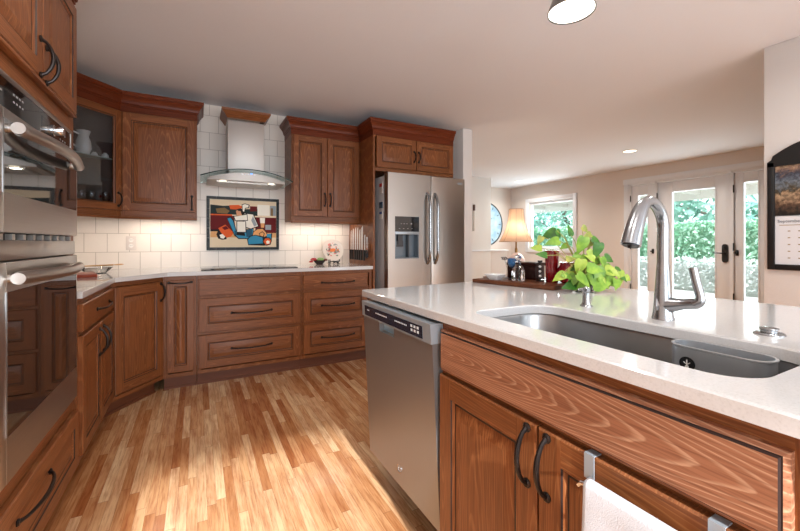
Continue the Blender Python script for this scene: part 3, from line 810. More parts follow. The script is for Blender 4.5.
art = [('sand', [(78,335),(622,335),(622,470),(78,470)]), ('cream', [(78,385),(622,385),(622,470),(78,470)]), ('cream', [(78,75),(622,75),(622,200),(78,200)]),
 ('teal', [(78,118),(180,125),(300,115),(300,196),(78,196)]), ('drab', [(120,150),(190,140),(230,165),(210,190),(130,185)]), ('orange', [(225,118),(300,112),(345,130),(300,152),(235,150)]),
 ('teal', [(300,150),(460,140),(460,200),(300,200)]), ('red', [(395,120),(455,120),(455,160),(395,165)]), ('white', [(458,104),(562,104),(562,196),(458,196)]), ('grey', [(566,110),(618,110),(618,196),(566,196)]), ('drab', [(572,130),(592,130),(592,196),(572,196)]),
 ('orange', [(78,194),(250,194),(250,206),(78,206)]), ('red', [(78,204),(262,204),(280,336),(78,336)]), ('red', [(440,212),(622,212),(622,345),(440,345)]), ('black', [(78,320),(170,320),(170,336),(78,336)]),
 ('white', [(478,215),(522,215),(520,262),(482,262)]), ('tan', [(484,262),(518,262),(514,300),(488,300)]), ('grey', [(525,275),(575,275),(575,318),(525,318)]),
 ('black', [(125+0,360),(140,325),(170,330),(205,365),(205,400),(170,405),(140,395)]), ('white', [(150,365),(175,355),(195,380),(180,396),(158,390)]),
 ('orange', [(140,310),(195,280),(262,345),(240,378),(205,388),(160,345)]), ('red', [(168,305),(200,290),(225,312),(190,325)]),
 ('black', [(206,228),(235,212),(262,240),(300,392),(268,372)]), ('blue', [(212,230),(234,220),(255,245),(290,372),(270,362)]),
 ('black', [(268,330),(425,306),(425,398),(300,398),(272,372)]), ('blue', [(276,335),(420,312),(418,390),(302,390),(280,368)]), ('dblue', [(360,320),(415,314),(412,385),(365,380)]),
 ('black', [(410,380),(420,335),(455,308),(505,304),(540,340),(545,382)]), ('tan', [(416,376),(426,338),(458,314),(502,310),(534,344),(538,380)]), ('black', [(470,350),(500,330),(520,350),(510,380),(480,378)]), ('tan', [(476,352),(499,338),(513,352),(505,374),(484,373)]),
 ('black', [(370,400),(392,372),(440,362),(520,378),(585,345),(580,420),(520,455),(380,450)]), ('blue', [(378,402),(398,378),(440,368),(500,385),(505,435),(384,442)]), ('blue', [(535,355),(575,350),(574,395),(540,390)]),
 ('black', [(500,420),(520,385),(560,382),(582,410),(570,446),(530,456)]), ('orange', [(508,420),(524,392),(558,390),(574,412),(564,440),(530,448)]), ('white', [(530,420),(545,408),(562,416),(560,436),(538,440)]),
 ('black', [(340,178),(425,184),(472,290),(402,316),(338,298)]), ('white', [(348,184),(420,190),(462,286),(402,308),(346,292)]), ('grey', [(420,200),(455,280),(430,292),(405,240)]),
 ('black', [(258,208),(372,184),(378,244),(272,248)]), ('white', [(266,212),(368,192),(372,238),(278,242)]),
 ('black', [(284,248),(362,248),(366,344),(284,344)]), ('white', [(290,252),(356,252),(358,338),(290,338)]), ('black', [(282,340),(350,344),(356,372),(282,366)]),
 ('skin', [(280,165),(300,148),(330,160),(328,200),(288,205)]), ('black', [(285,150),(320,140),(345,160),(342,195),(325,190),(318,165),(295,162)]), ('black', [(326,108),(352,98),(392,108),(388,134),(358,140),(350,176),(332,170)]), ('white', [(332,112),(352,104),(384,112),(380,130),(354,136),(346,168),(336,164)])]
b = MB()
for k, (cnm, pl) in enumerate(art):
    y0 = -.0062 - k * .00006
    pts = [((px - 50) / 595 * MW, (490 - py) / 440 * MH) for px, py in pl]
    pts = [(min(max(x, fw + .001), MW - fw - .001), min(max(z, fw + .001), MH - fw - .001)) for x, z in pts]
    b.loops([[(x, -.006, z) for x, z in pts], [(x, y0, z) for x, z in pts]], cn.index(cnm), cap0=False)
b.build('painted_picture', cm, mu, 10)

# --- outlet
ot = thing('power_outlet', 'white double wall outlet on the tiles left of the mural', 'outlet', (-.504, 4.009, 1.136))
b = MB(); b.box(-.037, .037, -.008, 0, -.06, .06, 0, .003); b.build('cover_plate', mat('outlet_plate', lin(214, 204, 196), .4), ot)
for z in (-.024, .024):
    b = MB(); b.lathe([(.017, -.006), (.0165, -.0085)], (0, 0, z), 20, 0, 'y'); s_ = b.build('socket', M['white'], ot)
    b = MB(); b.box(-.008, -.0055, -.0092, -.0084, z - .002, z + .008); b.box(.0055, .008, -.0092, -.0084, z - .002, z + .008); b.build('slot', M['darkgrey'], s_)

# --- cooktop
b = MB(); b.box(.03, .80, 3.44, 3.93, .9145, .921, 0, .002)
o = thing('cooktop', 'black glass cooktop set flat on the back counter below the mural', 'cooktop', (0, 0, 0))
b.build('glass_top', M['blackgloss'], o)
ringm = mat('ring_print', lin(90, 90, 92), .3)
for x, y, r_ in ((.22, 3.56, .08), (.22, 3.80, .1), (.60, 3.58, .11), (.60, 3.81, .075)):
    b = MB(); b.lathe([(r_, .9211), (r_, .9213), (r_ - .003, .9213), (r_ - .003, .9211)], (x, y, 0), 40, 0, cap0=False, cap1=False)
    b.build('burner_ring', ringm, o)

# --- refrigerator
fr = thing('refrigerator', 'stainless side-by-side refrigerator with water dispenser under the deep cabinet', 'refrigerator', (1.584, 3.20, 0))
FWD = .902
b = MB(); b.box(.002, FWD - .002, .085, .77, .02, 1.785, 0, .004); b.box(.05, .12, .06, .16, 1.785, 1.805); b.build('fridge_body', mat('fridge_side_grey', lin(196, 196, 198), .4, .1), fr)
sp = .479
b = MB()
dx0, dx1, dz0, dz1 = .074, .339, .985, 1.39
def vert_round(mb, x0, x1, y0, y1, z0, z1, holes=None):
    mb.box(x0, x1, y0, y1, z0, z1, 0, .012, 3)
b.box(0, dx0, 0, .08, .09, 1.805, 0); b.box(dx1, sp - .003, 0, .08, .09, 1.805, 0); b.box(dx0, dx1, 0, .08, .09, dz0, 0); b.box(dx0, dx1, 0, .08, dz1, 1.805, 0)
fd = b.build('freezer_door', M['fridge'], fr)
b = MB(); b.box(sp + .003, FWD, 0, .08, .09, 1.805, 0, .008, 3); rd = b.build('fresh_food_door', M['fridge'], fr)
b = MB(); b.box(dx0, dx1, -.003, .02, 1.245, dz1, 0); dp = b.build('dispenser', M['blackgloss'], fd)
b = MB(); b.box(dx0, dx1, .07, .078, dz0, 1.245); b.box(dx0, dx0 + .012, 0, .07, dz0, 1.245); b.box(dx1 - .012, dx1, 0, .07, dz0, 1.245); b.box(dx0 + .012, dx1 - .012, 0, .07, dz0, dz0 + .012); b.build('dispenser_recess', mat('recess_grey', lin(112, 122, 130), .3, .5), dp)
b = MB(); b.box(dx0, dx1, -.006, .02, 1.218, 1.245, 0, .003); b.build('dispenser_trim', M['panelgrey'], dp)
b = MB(); b.box(dx0 + .05, dx0 + .10, .03, .07, 1.12, 1.218); b.box(dx0 + .035, dx0 + .115, .045, .07, 1.10, 1.16, 0, .004); b.box(dx0 + .155, dx0 + .165, .02, .07, dz0 + .012, 1.218); b.build('dispenser_lever', M['darkgrey'], dp)
b = MB()
for k in range(3): b.box(dx0 + .06 + k * .03, dx0 + .075 + k * .03, -.0036, -.0028, 1.318, 1.324)
for k in range(4): b.box(dx0 + .04 + k * .045, dx0 + .055 + k * .045, -.0036, -.0028, 1.272, 1.276)
b.box(dx0 + .17, dx0 + .185, -.0036, -.0028, 1.315, 1.33); b.build('dispenser_print', tx, dp)
def fridge_handle(par, x):
    b = MB(); pts = []
    for k in range(21):
        u = k / 20.; out = .055 * min(1, (7 * min(u, 1 - u)) ** .6)
        pts.append((x, -out - .002, .93 + .70 * u))
    b.tube(pts, [.015] * 21, 12, up=(1, 0, 0)); b.build('handle', M['nickel'], par)
fridge_handle(fd, sp - .045); fridge_handle(rd, sp + .045)
b = MB(); b.box(FWD - .095, FWD - .035, -.0015, .001, 1.745, 1.765); b.build('badge', M['panelgrey'], rd)
for k, (z, h_, c_) in enumerate(((1.62, .10, lin(214, 210, 206)), (1.475, .06, lin(70, 92, 110)), (1.37, .075, lin(226, 222, 214)))):
    b = MB(); b.box(-.004, .0015, .12, .19, z, z + h_, 0); b.box(-.0045, -.004, .125, .185, z + h_ * .62, z + h_ * .95, 1)
    tag(b.build('fridge_magnet', [mat('magnet_paper', c_, .6), mat('magnet_print', (lin(196, 52, 50), lin(40, 60, 90), lin(66, 90, 150))[k], .6)]),
        ('topmost sticker on the refrigerator side, with a red band', 'dark sticker in the middle of the refrigerator side', 'lowest white sticker on the refrigerator side, with a blue band')[k], 'sticker', 'stickers on the refrigerator side', (1.5845, 3.20, 0))

# ================================================================== ISLAND
IX, IY1 = .728, 1.66                       # cabinet face, far end
Y_SB = 1.055
isl = thing('sink_base_cabinet', 'island sink cabinet with one wide figured false front above two raised-panel doors', 'cabinet', (IX, Y_SB, 0), R(-90))
SW = .880
b = MB(); f = .03
b.box(0, .018, .019, .60, .105, .884); b.box(SW - .018, SW, .019, .60, .105, .884); b.box(.018, SW - .018, .019, .6, .105, .123, 1); b.box(.018, SW - .018, .592, .6, .123, .884)
b.box(0, f, 0, .019, .105, .884); b.box(SW - f, SW, 0, .019, .105, .884); b.box(f, SW - f, 0, .019, .105, .14, 1); b.box(f, SW - f, 0, .019, .845, .884, 1); b.box(f, SW - f, 0, .019, .70, .735, 1); b.box(.412, .428, 0, .019, .14, .70)
b.box(0, SW, .075, .09, 0, .105, 3)
b.build('body', CW + [M['toe']], isl, 25)
b = MB(); slab_front(b, .008, .850, .722, .857, 0, .022, 1, True); b.build('false_front', [M['wz'], M['fig'], M['glaze']], isl, 25)
door(isl, .008, .415, .125, .71, ((.388, .628), .135, 'z', 'bow'), s=.064, rise=.034)
rd_ = door(isl, .420, .850, .125, .71, ((.447, .628), .135, 'z', 'bow'), s=.064, rise=.034)
# island end and back panelling
ip = thing('island_panelling', 'wooden end and back panels closing the island behind the dishwasher', 'panel', (0, 0, 0))
b = MB(); b.box(.90, 1.62, 1.660, 1.685, 0, .884); b.build('end_panel', CW, ip)
b = MB(); b.box(1.60, 1.62, -.3, 1.655, 0, .884); b.build('back_panel', CW, ip)
b = MB(); b.box(.80, 1.60, .10, .12, 0, .884); b.build('near_panel', [M['dz']], ip)
# dishwasher (its door leans a little towards the aisle at the top)
dwt = thing('dishwasher', 'stainless dishwasher at the far end of the island beside the sink cabinet', 'dishwasher', (.735, 1.645, 0), R(-90))
DW_ = .585
b = MB(); b.box(.005, DW_ - .005, .02, .57, .168, .868); b.build('tub', M['darkgrey'], dwt)
b = MB(); b.box(0, DW_, .26, .28, .0, .166); b.build('toe_panel', M['black'], dwt)
def lean(z): return -.050 + (.87 - z) * .05
b = MB()
def dbox(mb, x0, x1, z0, z1, d0, d1, m=0):
    mb.loops([[(x0, lean(z0) + d0, z0), (x1, lean(z0) + d0, z0), (x1, lean(z0) + d1, z0), (x0, lean(z0) + d1, z0)], [(x0, lean(z1) + d0, z1), (x1, lean(z1) + d0, z1), (x1, lean(z1) + d1, z1), (x0, lean(z1) + d1, z1)]], m)
px0, px1 = .17, .305
dbox(b, 0, DW_, .165, .765, 0, .05); dbox(b, 0, px0, .765, .805, 0, .05); dbox(b, px1, DW_, .765, .805, 0, .05)
dd = b.build('dishwasher_door', M['dws'], dwt)
b = MB(); dbox(b, px0, px1, .765, .805, .022, .05); b.build('pocket_handle', mat('pocket_silver', lin(178, 206, 222), .3, .4), dd)
b = MB(); dbox(b, -.002, DW_ + .002, .805, .872, -.006, .05); cpn = b.build('control_panel', M['panelgrey'], dwt)
b = MB(); dbox(b, .03, DW_ - .05, .812, .856, -.0068, 0); b.build('control_glass', mat('navy_panel', lin(38, 46, 62), .15), cpn)
b = MB()
for x0, n_ in ((.06, 2), (.15, 9), (.33, 8)):
    for k in range(n_): dbox(b, x0 + k * .0125, x0 + .008 + k * .0125, .836, .841, -.0073, 0)
for k in range(3):
    for z in (.825, .840): dbox(b, .455 + k * .022, .468 + k * .022, z, z + .009, -.0073, 0)
b.build('control_print', mat('white_print', lin(226, 232, 238), .5), cpn)
b = MB(); z = .235; y = lean(z) - .0008
b.lathe([(.017, y + .001), (.017, y - .001), (.0145, y - .001), (.0145, y + .001)], (.30, 0, z), 24, 0, 'y', False, False)
for s_ in (-1, 1):
    b.tube([(.30 + s_ * .002, y, z + .009), (.30 + s_ * .009, y, z + .005), (.30 + s_ * .005, y, z - .002), (.30 + s_ * .009, y, z - .008)], .0012, 6)
b.build('round_badge', M['chrome'], dd)

# --- island countertop with sink cut-out
SX0, SX1, SY0, SY1 = .798, 1.135, .275, 1.005
def skew(p): return (p[0], p[1] + (.072 * (p[0] - .702) / 1.19 if p[1] > 1.5 else 0))
hole = rrect(SX0, SX1, SY0, SY1, [.075, .075, .10, .06])
outer = [skew(p) for p in rrect(.702, 1.891, -.35, 1.712, .012, 3)]
def ring_slab(mb, out_, hol, z0, z1, e=.004):
    bm = mb.bm
    def fill(L1, L2, z):
        vs1 = [bm.verts.new((x, y, z)) for x, y in L1]; vs2 = [bm.verts.new((x, y, z)) for x, y in L2]
        es = [bm.edges.new((v[i], v[(i+1) % len(v)])) for v in (vs1, vs2) for i in range(len(v))]
        bmesh.ops.triangle_fill(bm, edges=es, use_beauty=True)
        return vs1, vs2
    cx = sum(p[0] for p in out_) / len(out_)
    def ins(L, d):
        P = [Vector(p) for p in L]; n = len(P); o_ = []
        for i in range(n):
            tdir = (P[(i+1) % n] - P[i-1]).normalized(); o_.append((P[i].x - tdir.y * d, P[i].y + tdir.x * d))
        return o_
    o_in = ins(out_, e); h_in = ins(hol, -e * .6)
    t1, t2 = fill(o_in, h_in, z1); b1, b2 = fill(out_, hol, z0)
    def side(top, botL, bot, zt):
        mid = [bm.verts.new((x, y, z1 - e)) for x, y in botL]; n = len(mid)
        for i in range(n):
            j = (i + 1) % n
            bm.faces.new((mid[i], mid[j], top[j], top[i])); bm.faces.new((bot[i], bot[j], mid[j], mid[i]))
    side(t1, out_, b1, z1); side(t2, hol, b2, z1)
b = MB(); ring_slab(b, outer, hole, .8845, .914)
tag(b.build('island_countertop', M['quartz'], ang=25), 'large white quartz island countertop with a sink cut-out', 'countertop')
# undermount sink
sk = thing('sink', 'long stainless undermount sink sunk in the island countertop', 'sink', (0, 0, 0))
def sc(L, d): 
    cx, cy = (SX0 + SX1) / 2, (SY0 + SY1) / 2; hx_, hy_ = (SX1 - SX0) / 2, (SY1 - SY0) / 2
    return [(cx + (x - cx) * (hx_ + d) / hx_, cy + (y - cy) * (hy_ + d) / hy_) for x, y in L]
b = MB()
prof = [(.016, .8815), (.006, .8815), (.003, .874), (.002, .72), (-.004, .69), (-.03, .672)]
b.loops([[(x, y, z) for x, y in sc(hole, d)] for d, z in prof], 0, False, True)
b.loops([[(x, y, z) for x, y in sc(hole, d)] for d, z in ((.016, .8815), (.014, .875), (.005, .866), (.006, .72), (0, .684), (-.03, .666))], 0, False, True)
b.build('basin', M['sink'], sk)
b = MB(); b.lathe([(.045, .6725), (.043, .676), (.03, .674), (.0, .673)], (.97, .64, 0), 24); b.build('drain', M['chrome'], sk)
# caddy hanging on the far sink wall
cd = thing('sink_caddy', 'small stainless caddy hanging inside the near end of the sink', 'caddy', (1.082, .43, 0))
st = rrect(-.040, .040, -.098, .098, .038, 8)
def scs(d): return [(x * (.04 + d) / .04, y * (.098 + d) / .098) for x, y in st]
b = MB()
b.loops([[(x, y, z) for x, y in scs(d)] for d, z in ((-.006, .765), (0, .775), (0, .888), (.002, .890), (.002, .893), (-.004, .893), (-.004, .778), (-.01, .77))], 0, True, True)
b.build('bin', M['caddy'], cd)
b = MB(); b.lathe([(.0165, -.0425), (.0165, -.0405)], (0, -.065 + .115, .852), 24, 0, 'x'); bd = b.build('round_badge', M['black'], cd)
b = MB(); b.lathe([(.004, -.043), (.004, -.0424)], (0, .050, .845), 12, 0, 'x'); b.tube([(-.0428, .05, .845), (-.0428, .05, .862)], .0012, 6); b.tube([(-.0428, .043, .856), (-.0428, .05, .85), (-.0428, .057, .856)], .001, 6); b.build('badge_mark', M['white'], bd)
# faucet
fa = thing('faucet', 'tall brushed nickel pull-down faucet arching over the island sink', 'faucet', (1.233, .632, .914))
b = MB(); b.lathe([(.0295, 0), (.0295, .004), (.0275, .009), (.025, .03), (.0215, .08), (.0185, .13), (.0165, .165)], n=28); b.build('faucet_body', M['nickel'], fa)
b = MB(); pts = [(0, 0, .165), (0, 0, .20), (0, 0, .24), (0, 0, .282), (-.012, 0, .315), (-.038, 0, .340), (-.069, 0, .350), (-.096, 0, .342)]
def smooth(P, n=4):
    P = [Vector(p) for p in P]; out = []
    for i in range(len(P) - 1):
        a, b_, c_, d_ = P[max(i-1, 0)], P[i], P[i+1], P[min(i+2, len(P)-1)]
        for k in range(n):
            t = k / n; out.append(.5 * ((2*b_) + (c_-a)*t + (2*a-5*b_+4*c_-d_)*t*t + (3*b_-a-3*c_+d_)*t**3))
    return out + [P[-1]]
sp_pts = smooth(pts); b.tube(sp_pts, [.0160] * len(sp_pts), 18, up=(0, 1, 0)); b.build('spout', M['nickel'], fa)
hp = smooth([(-.094, 0, .343), (-.109, 0, .331), (-.124, 0, .310), (-.146, 0, .268), (-.163, 0, .222)], 3)
b = MB(); b.tube(hp, [.0166 + .0092 * (k / (len(hp) - 1.)) ** 1.0 for k in range(len(hp))], 22, up=(0, 1, 0)); hh_ = b.build('spray_head', M['nickel'], fa)
dn = (hp[-1] - hp[-2]).normalized()
b = MB(); b.tube([hp[-1] - dn * .001, hp[-1] + dn * .003], [.0215, .0205], 18, up=(0, 1, 0)); e1 = hp[-1]; b.box(e1.x - .008, e1.x - .002, -.004, .004, e1.z - .008, e1.z + .002); b.build('spray_face', M['black'], hh_)
b = MB(); hm = smooth([(0, .004, .042), (0, -.022, .046), (0, -.048, .051), (0, -.083, .058)], 4); b.tube(hm, [.034 - .0185 * min(1, k / 9.) ** .6 for k in range(len(hm))], 18, up=(1, 0, 0), flat=.85); b.build('handle_mount', M['nickel'], fa)
b = MB(); hm = smooth([(0, -.082, .056), (0, -.095, .066), (0, -.094, .085), (0, -.086, .118), (0, -.078, .158)], 3); b.tube(hm, [.0155 - .0042 * min(1, k / 6.) for k in range(len(hm))], 14, up=(1, 0, 0)); b.build('lever', M['nickel'], fa)
# soap dispenser
sp_ = thing('soap_dispenser', 'short brushed nickel soap pump on the island counter left of the faucet', 'soap dispenser', (1.235, .888, .914))
b = MB(); b.lathe([(.021, 0), (.021, .003), (.0155, .007), (.0125, .02), (.0125, .048), (.011, .05)], n=22); b.build('pump_base', M['nickel'], sp_)
b = MB(); b.lathe([(.0115, .050), (.0125, .052), (.0125, .066), (.009, .069)], n=20); b.tube([(0, 0, .060), (-.012, .012, .060), (-.018, .02, .057)], [.006, .0055, .0045], 10); b.build('pump_spout', M['nickel'], sp_)
# disposal air switch
ab = thing('air_switch', 'low round nickel button on the island counter right of the faucet', 'button', (1.262, .402, .914))
b = MB(); b.lathe([(.031, 0), (.031, .003), (.028, .005), (.020, .006)], n=26); b.build('flange', M['nickel'], ab)
b = MB(); b.lathe([(.0165, .006), (.0165, .011), (.019, .013), (.019, .016), (.012, .018)], n=22); b.build('push_button', M['nickel'], ab)

# --- towel bar hooked over the right sink door, with the towel
tb = thing('towel_bar', 'chrome over-door towel bar hooked on the right-hand sink cabinet door', 'towel bar', (0, 0, 0))
xd = IX - .022                             # front face of the door
b = MB()
for y in (.500, .285):
    b = MB(); b.box(xd - .0025, xd - .0005, y - .011, y + .011, .662, .7125); b.box(xd - .0005, IX - .0005, y - .011, y + .011, .7108, .7128)
    b.build('hook_plate', M['panelgrey'], tb)
b = MB(); xb = xd - .038
b.tube([(xd - .003, .495, .668), (xd - .02, .497, .662), (xb, .497, .664), (xb - .002, .490, .672), (xb, .478, .674), (xb, .40, .674), (xb, .30, .674), (xb, .288, .673), (xd - .02, .285, .664), (xd - .003, .285, .668)], .0045, 10); b.build('bar', M['chrome'], tb)
def towel():
    b = MB(); th_ = .004; ny, nz = 26, 22
    rnd = random.Random(2)
    y0, y1 = .310, .478
    prof = [(+.009, .33)] + [(.009, .34 + k * (.334 / 8)) for k in range(9)]
    arc = [(.009 * math.cos(a), .674 + .009 * math.sin(a)) for a in [math.pi * k / 6 for k in range(1, 6)]]
    front = [(-.009 - .004 * min(1, k / 4.), .674 - k * (.42 / 16)) for k in range(17)]
    P = prof + arc + front
    cols_ = []
    for i in range(ny + 1):
        u = i / ny; y = y0 + (y1 - y0) * u
        L = []
        for q, (dx, z) in enumerate(P):
            fall = max(0, (.674 - z)) / .42
            wv = .006 * math.sin(u * 11 + 1.0) * fall
            L.append((xb + dx + wv, y + .004 * math.sin(q * .7) * fall, z))
        cols_.append(L)
    out = []
    bm = b.bm
    vs = [[bm.verts.new(p) for p in L] for L in cols_]
    for i in range(ny):
        for q in range(len(P) - 1): bm.faces.new((vs[i][q], vs[i+1][q], vs[i+1][q+1], vs[i][q+1]))
    o = b.build('hand_towel', mat('white_terry', lin(206, 209, 215), .95), ang=60)
    md = o.modifiers.new('thick', 'SOLIDIFY'); md.thickness = .004; md.offset = 1
    m = o.data.materials[0]; tc = nd(m, 'ShaderNodeTexCoord'); bump(m, noise(m, tc.outputs['Object'], 420, 2, .6), .5, .003)
    return tag(o, 'white terry hand towel folded over the chrome towel bar', 'towel')
towel()

# ================================================================== ON THE ISLAND
tr = thing('serving_board', 'dark walnut serving board lying at the far end of the island counter', 'board', (1.489, 1.243, .9142))
ang = math.atan2(.978, -.207) - R(90)      # local y along the long edge
tr.rotation_euler = (0, 0, ang)
M['ebony'] = wood('near_black_wood', 'y', lin(22, 9, 7), lin(46, 20, 15), lin(60, 30, 22), spec_=.2)
M['walnut'] = wood('walnut_board', 'y', lin(50, 26, 16), lin(104, 60, 38), lin(128, 78, 50))
b = MB(); b.box(0, .262, 0, .487, 0, .021, 0, .003); b.build('board', M['walnut'], tr)
BZ = .9354
def onb(name, lab, cat, x, y, rz=0, grp=None): return thing(name, lab, cat, (x, y, BZ), rz, grp)
w_ = onb('dish', 'small white square dish at the left end of the walnut board', 'dish', 1.466, 1.615, R(12))
b = MB()
def sq(h, z): return [(x, y, z) for x, y in rrect(-h, h, -h, h, .008, 3)]
b.loops([sq(.024, 0), sq(.026, .003), sq(.045, .028), sq(.046, .030), sq(.043, .030), sq(.026, .006)], 0); b.build('dish_bowl', M['whiteglaze'], w_)
bx = onb('wooden_box', 'dark brown wooden box standing along the back of the walnut board', 'box', 1.668, 1.585, ang)
b = MB(); b.box(-.05, .05, -.09, .09, 0, .075, 0, .004); b.build('box_body', M['ebony'], bx)
b = MB(); b.box(-.054, .054, -.094, .094, .0755, .094, 0, .004); b.build('lid', M['ebony'], bx)
gb = onb('goblet', 'blue glass goblet with a dark stem beside the cut-crystal decanter', 'goblet', 1.562, 1.572)
b = MB(); b.lathe([(.030, 0), (.030, .003), (.008, .010), (.0055, .03), (.0065, .055), (.010, .062)], n=22); b.build('stem', M['black'], gb)
b = MB(); b.lathe([(.010, .062), (.026, .074), (.034, .094), (.034, .118), (.031, .118), (.031, .095), (.022, .078), (.004, .068)], n=26); b.build('cup', mat('blue_cup_glass', lin(58, 140, 205), .06, trans=.6, coat=.5), gb)
dc = onb('decanter', 'clear cut-crystal decanter standing in front of the blue goblet', 'decanter', 1.535, 1.512)
b = MB()
pr = [(.028, 0), (.032, .005), (.033, .05), (.026, .072), (.016, .084), (.013, .098), (.018, .106), (.014, .107)]
ls = []
for q, (r_, z) in enumerate(pr): ls.append([(r_ * (1 + (.07 if k % 2 else -.05)) * math.cos(6.283 * (k + .5 * (q % 2)) / 18), r_ * (1 + (.07 if k % 2 else -.05)) * math.sin(6.283 * (k + .5 * (q % 2)) / 18), z) for k in range(18)])
b.loops(ls, 0); b.build('decanter_body', M['crystal'], dc, 1)
b = MB(); ls = []
for r_, z in ((.009, .108), (.010, .112), (.019, .122), (.018, .134), (.006, .142)): ls.append([(r_ * math.cos(6.283 * k / 8), r_ * math.sin(6.283 * k / 8), z) for k in range(8)])
b.loops(ls, 0); b.build('stopper', M['crystal'], dc, 1)
cf = onb('crystal_ornament', 'small faceted crystal flower on a thin wire stem behind the white dish', 'ornament', 1.60, 1.665)
b = MB(); b.lathe([(.018, 0), (.018, .004), (.003, .007)], n=16); b.tube([(0, 0, .006), (.0, .0, .06), (-.012, .006, .108)], .0016, 8); b.build('wire_stem', M['chrome'], cf)
b = MB()
for k in range(9):
    a = k * 2.4; d_ = Vector((math.cos(a), math.sin(a), .5 - k * .12)).normalized()
    b.tube([Vector((-.012, .006, .112)), Vector((-.012, .006, .112)) + d_ * .010, Vector((-.012, .006, .112)) + d_ * .022], [.003, .008, .001], 5)
b.build('petals', M['crystal'], cf, 1)
bs = onb('candlestick', 'slim black and white beaded candlestick left of the tall red vase', 'candlestick', 1.612, 1.432)
b = MB(); b.lathe([(.021, 0), (.021, .004), (.006, .01)], n=18)
z = .01
for k in range(7): b.lathe([(.004, z), (.0085, z + .006), (.004, z + .0125)], n=14, m=k % 2); z += .0125
b.lathe([(.004, z), (.013, z + .006), (.012, z + .014), (.008, z + .014)], n=16); b.build('beads', [M['black'], M['whiteglaze']], bs)
rv = onb('red_vase', 'tall fluted dark red glass vase on the walnut board', 'vase', 1.632, 1.372)
b = MB(); ls = []
for r_, z in ((.026, 0), (.029, .004), (.031, .08), (.034, .146), (.036, .150), (.036, .166), (.031, .166), (.028, .02), (.01, .012)):
    ls.append([(r_ * (1 + .035 * math.cos(k * math.pi)) * math.cos(6.283 * k / 28), r_ * (1 + .035 * math.cos(k * math.pi)) * math.sin(6.283 * k / 28), z) for k in range(28)])
b.loops(ls, 0); b.build('vase_body', M['redglass'], rv)
rp = onb('red_jar', 'squat round dark red jar half hidden by the pothos leaves', 'jar', 1.665, 1.305)
b = MB(); b.lathe([(.024, 0), (.036, .01), (.046, .045), (.044, .075), (.032, .096), (.036, .106), (.031, .106), (.028, .096), (.03, .02)], n=30); b.build('jar_body', M['redglass'], rp)

# pothos in a clear glass vase
pl = thing('potted_pothos', 'bright green trailing pothos plant on the island beside the walnut board', 'plant', (1.606, 1.165, .9145))
b = MB(); b.lathe([(.036, 0), (.040, .004), (.045, .05), (.052, .085), (.049, .085), (.042, .05), (.036, .008)], n=28); b.build('pot', M['crystal'], pl)
b = MB(); b.lathe([(.034, .006), (.040, .05), (.045, .07), (.02, .074)], n=20); b.build('soil', mat('pebbles', lin(196, 200, 196), .7), pl)
vr, vc = Vector((.8818, -.4716, 0)), Vector((-.4716, -.8818, 0))       # sideways / towards the kitchen
rnd = random.Random(11)
def leaf(mb, p, d, n_, L, wd, m=0):
    """heart-shaped leaf from p along d, facing n_"""
    d = d.normalized(); n_ = (n_ - d * n_.dot(d)).normalized(); s_ = d.cross(n_)
    outl = [(0, 0), (-.10, .22), (-.06, .42), (.10, .54), (.32, .52), (.55, .38), (.78, .18), (1.0, 0)]
    bm = mb.bm; rows = []
    for (t_, q) in outl:
        cdrop = -.22 * max(t_, 0) ** 2
        mid = Vector(p) + d * max(t_, 0) * L + n_ * cdrop * L
        l_ = Vector(p) + d * t_ * L + s_ * q * wd + n_ * (cdrop * L + .16 * q * wd)
        r2 = Vector(p) + d * t_ * L - s_ * q * wd + n_ * (cdrop * L + .16 * q * wd)
        rows.append([bm.verts.new(l_), bm.verts.new(mid), bm.verts.new(r2)])
    for a, c_ in zip(rows[:-1], rows[1:]):
        for i in (0, 1):
            try:
                ff = bm.faces.new((a[i], a[i+1], c_[i+1], c_[i])); ff.material_index = m
            except ValueError: pass
O = Vector((0, 0, .075))
stems = MB(); leaves = MB()
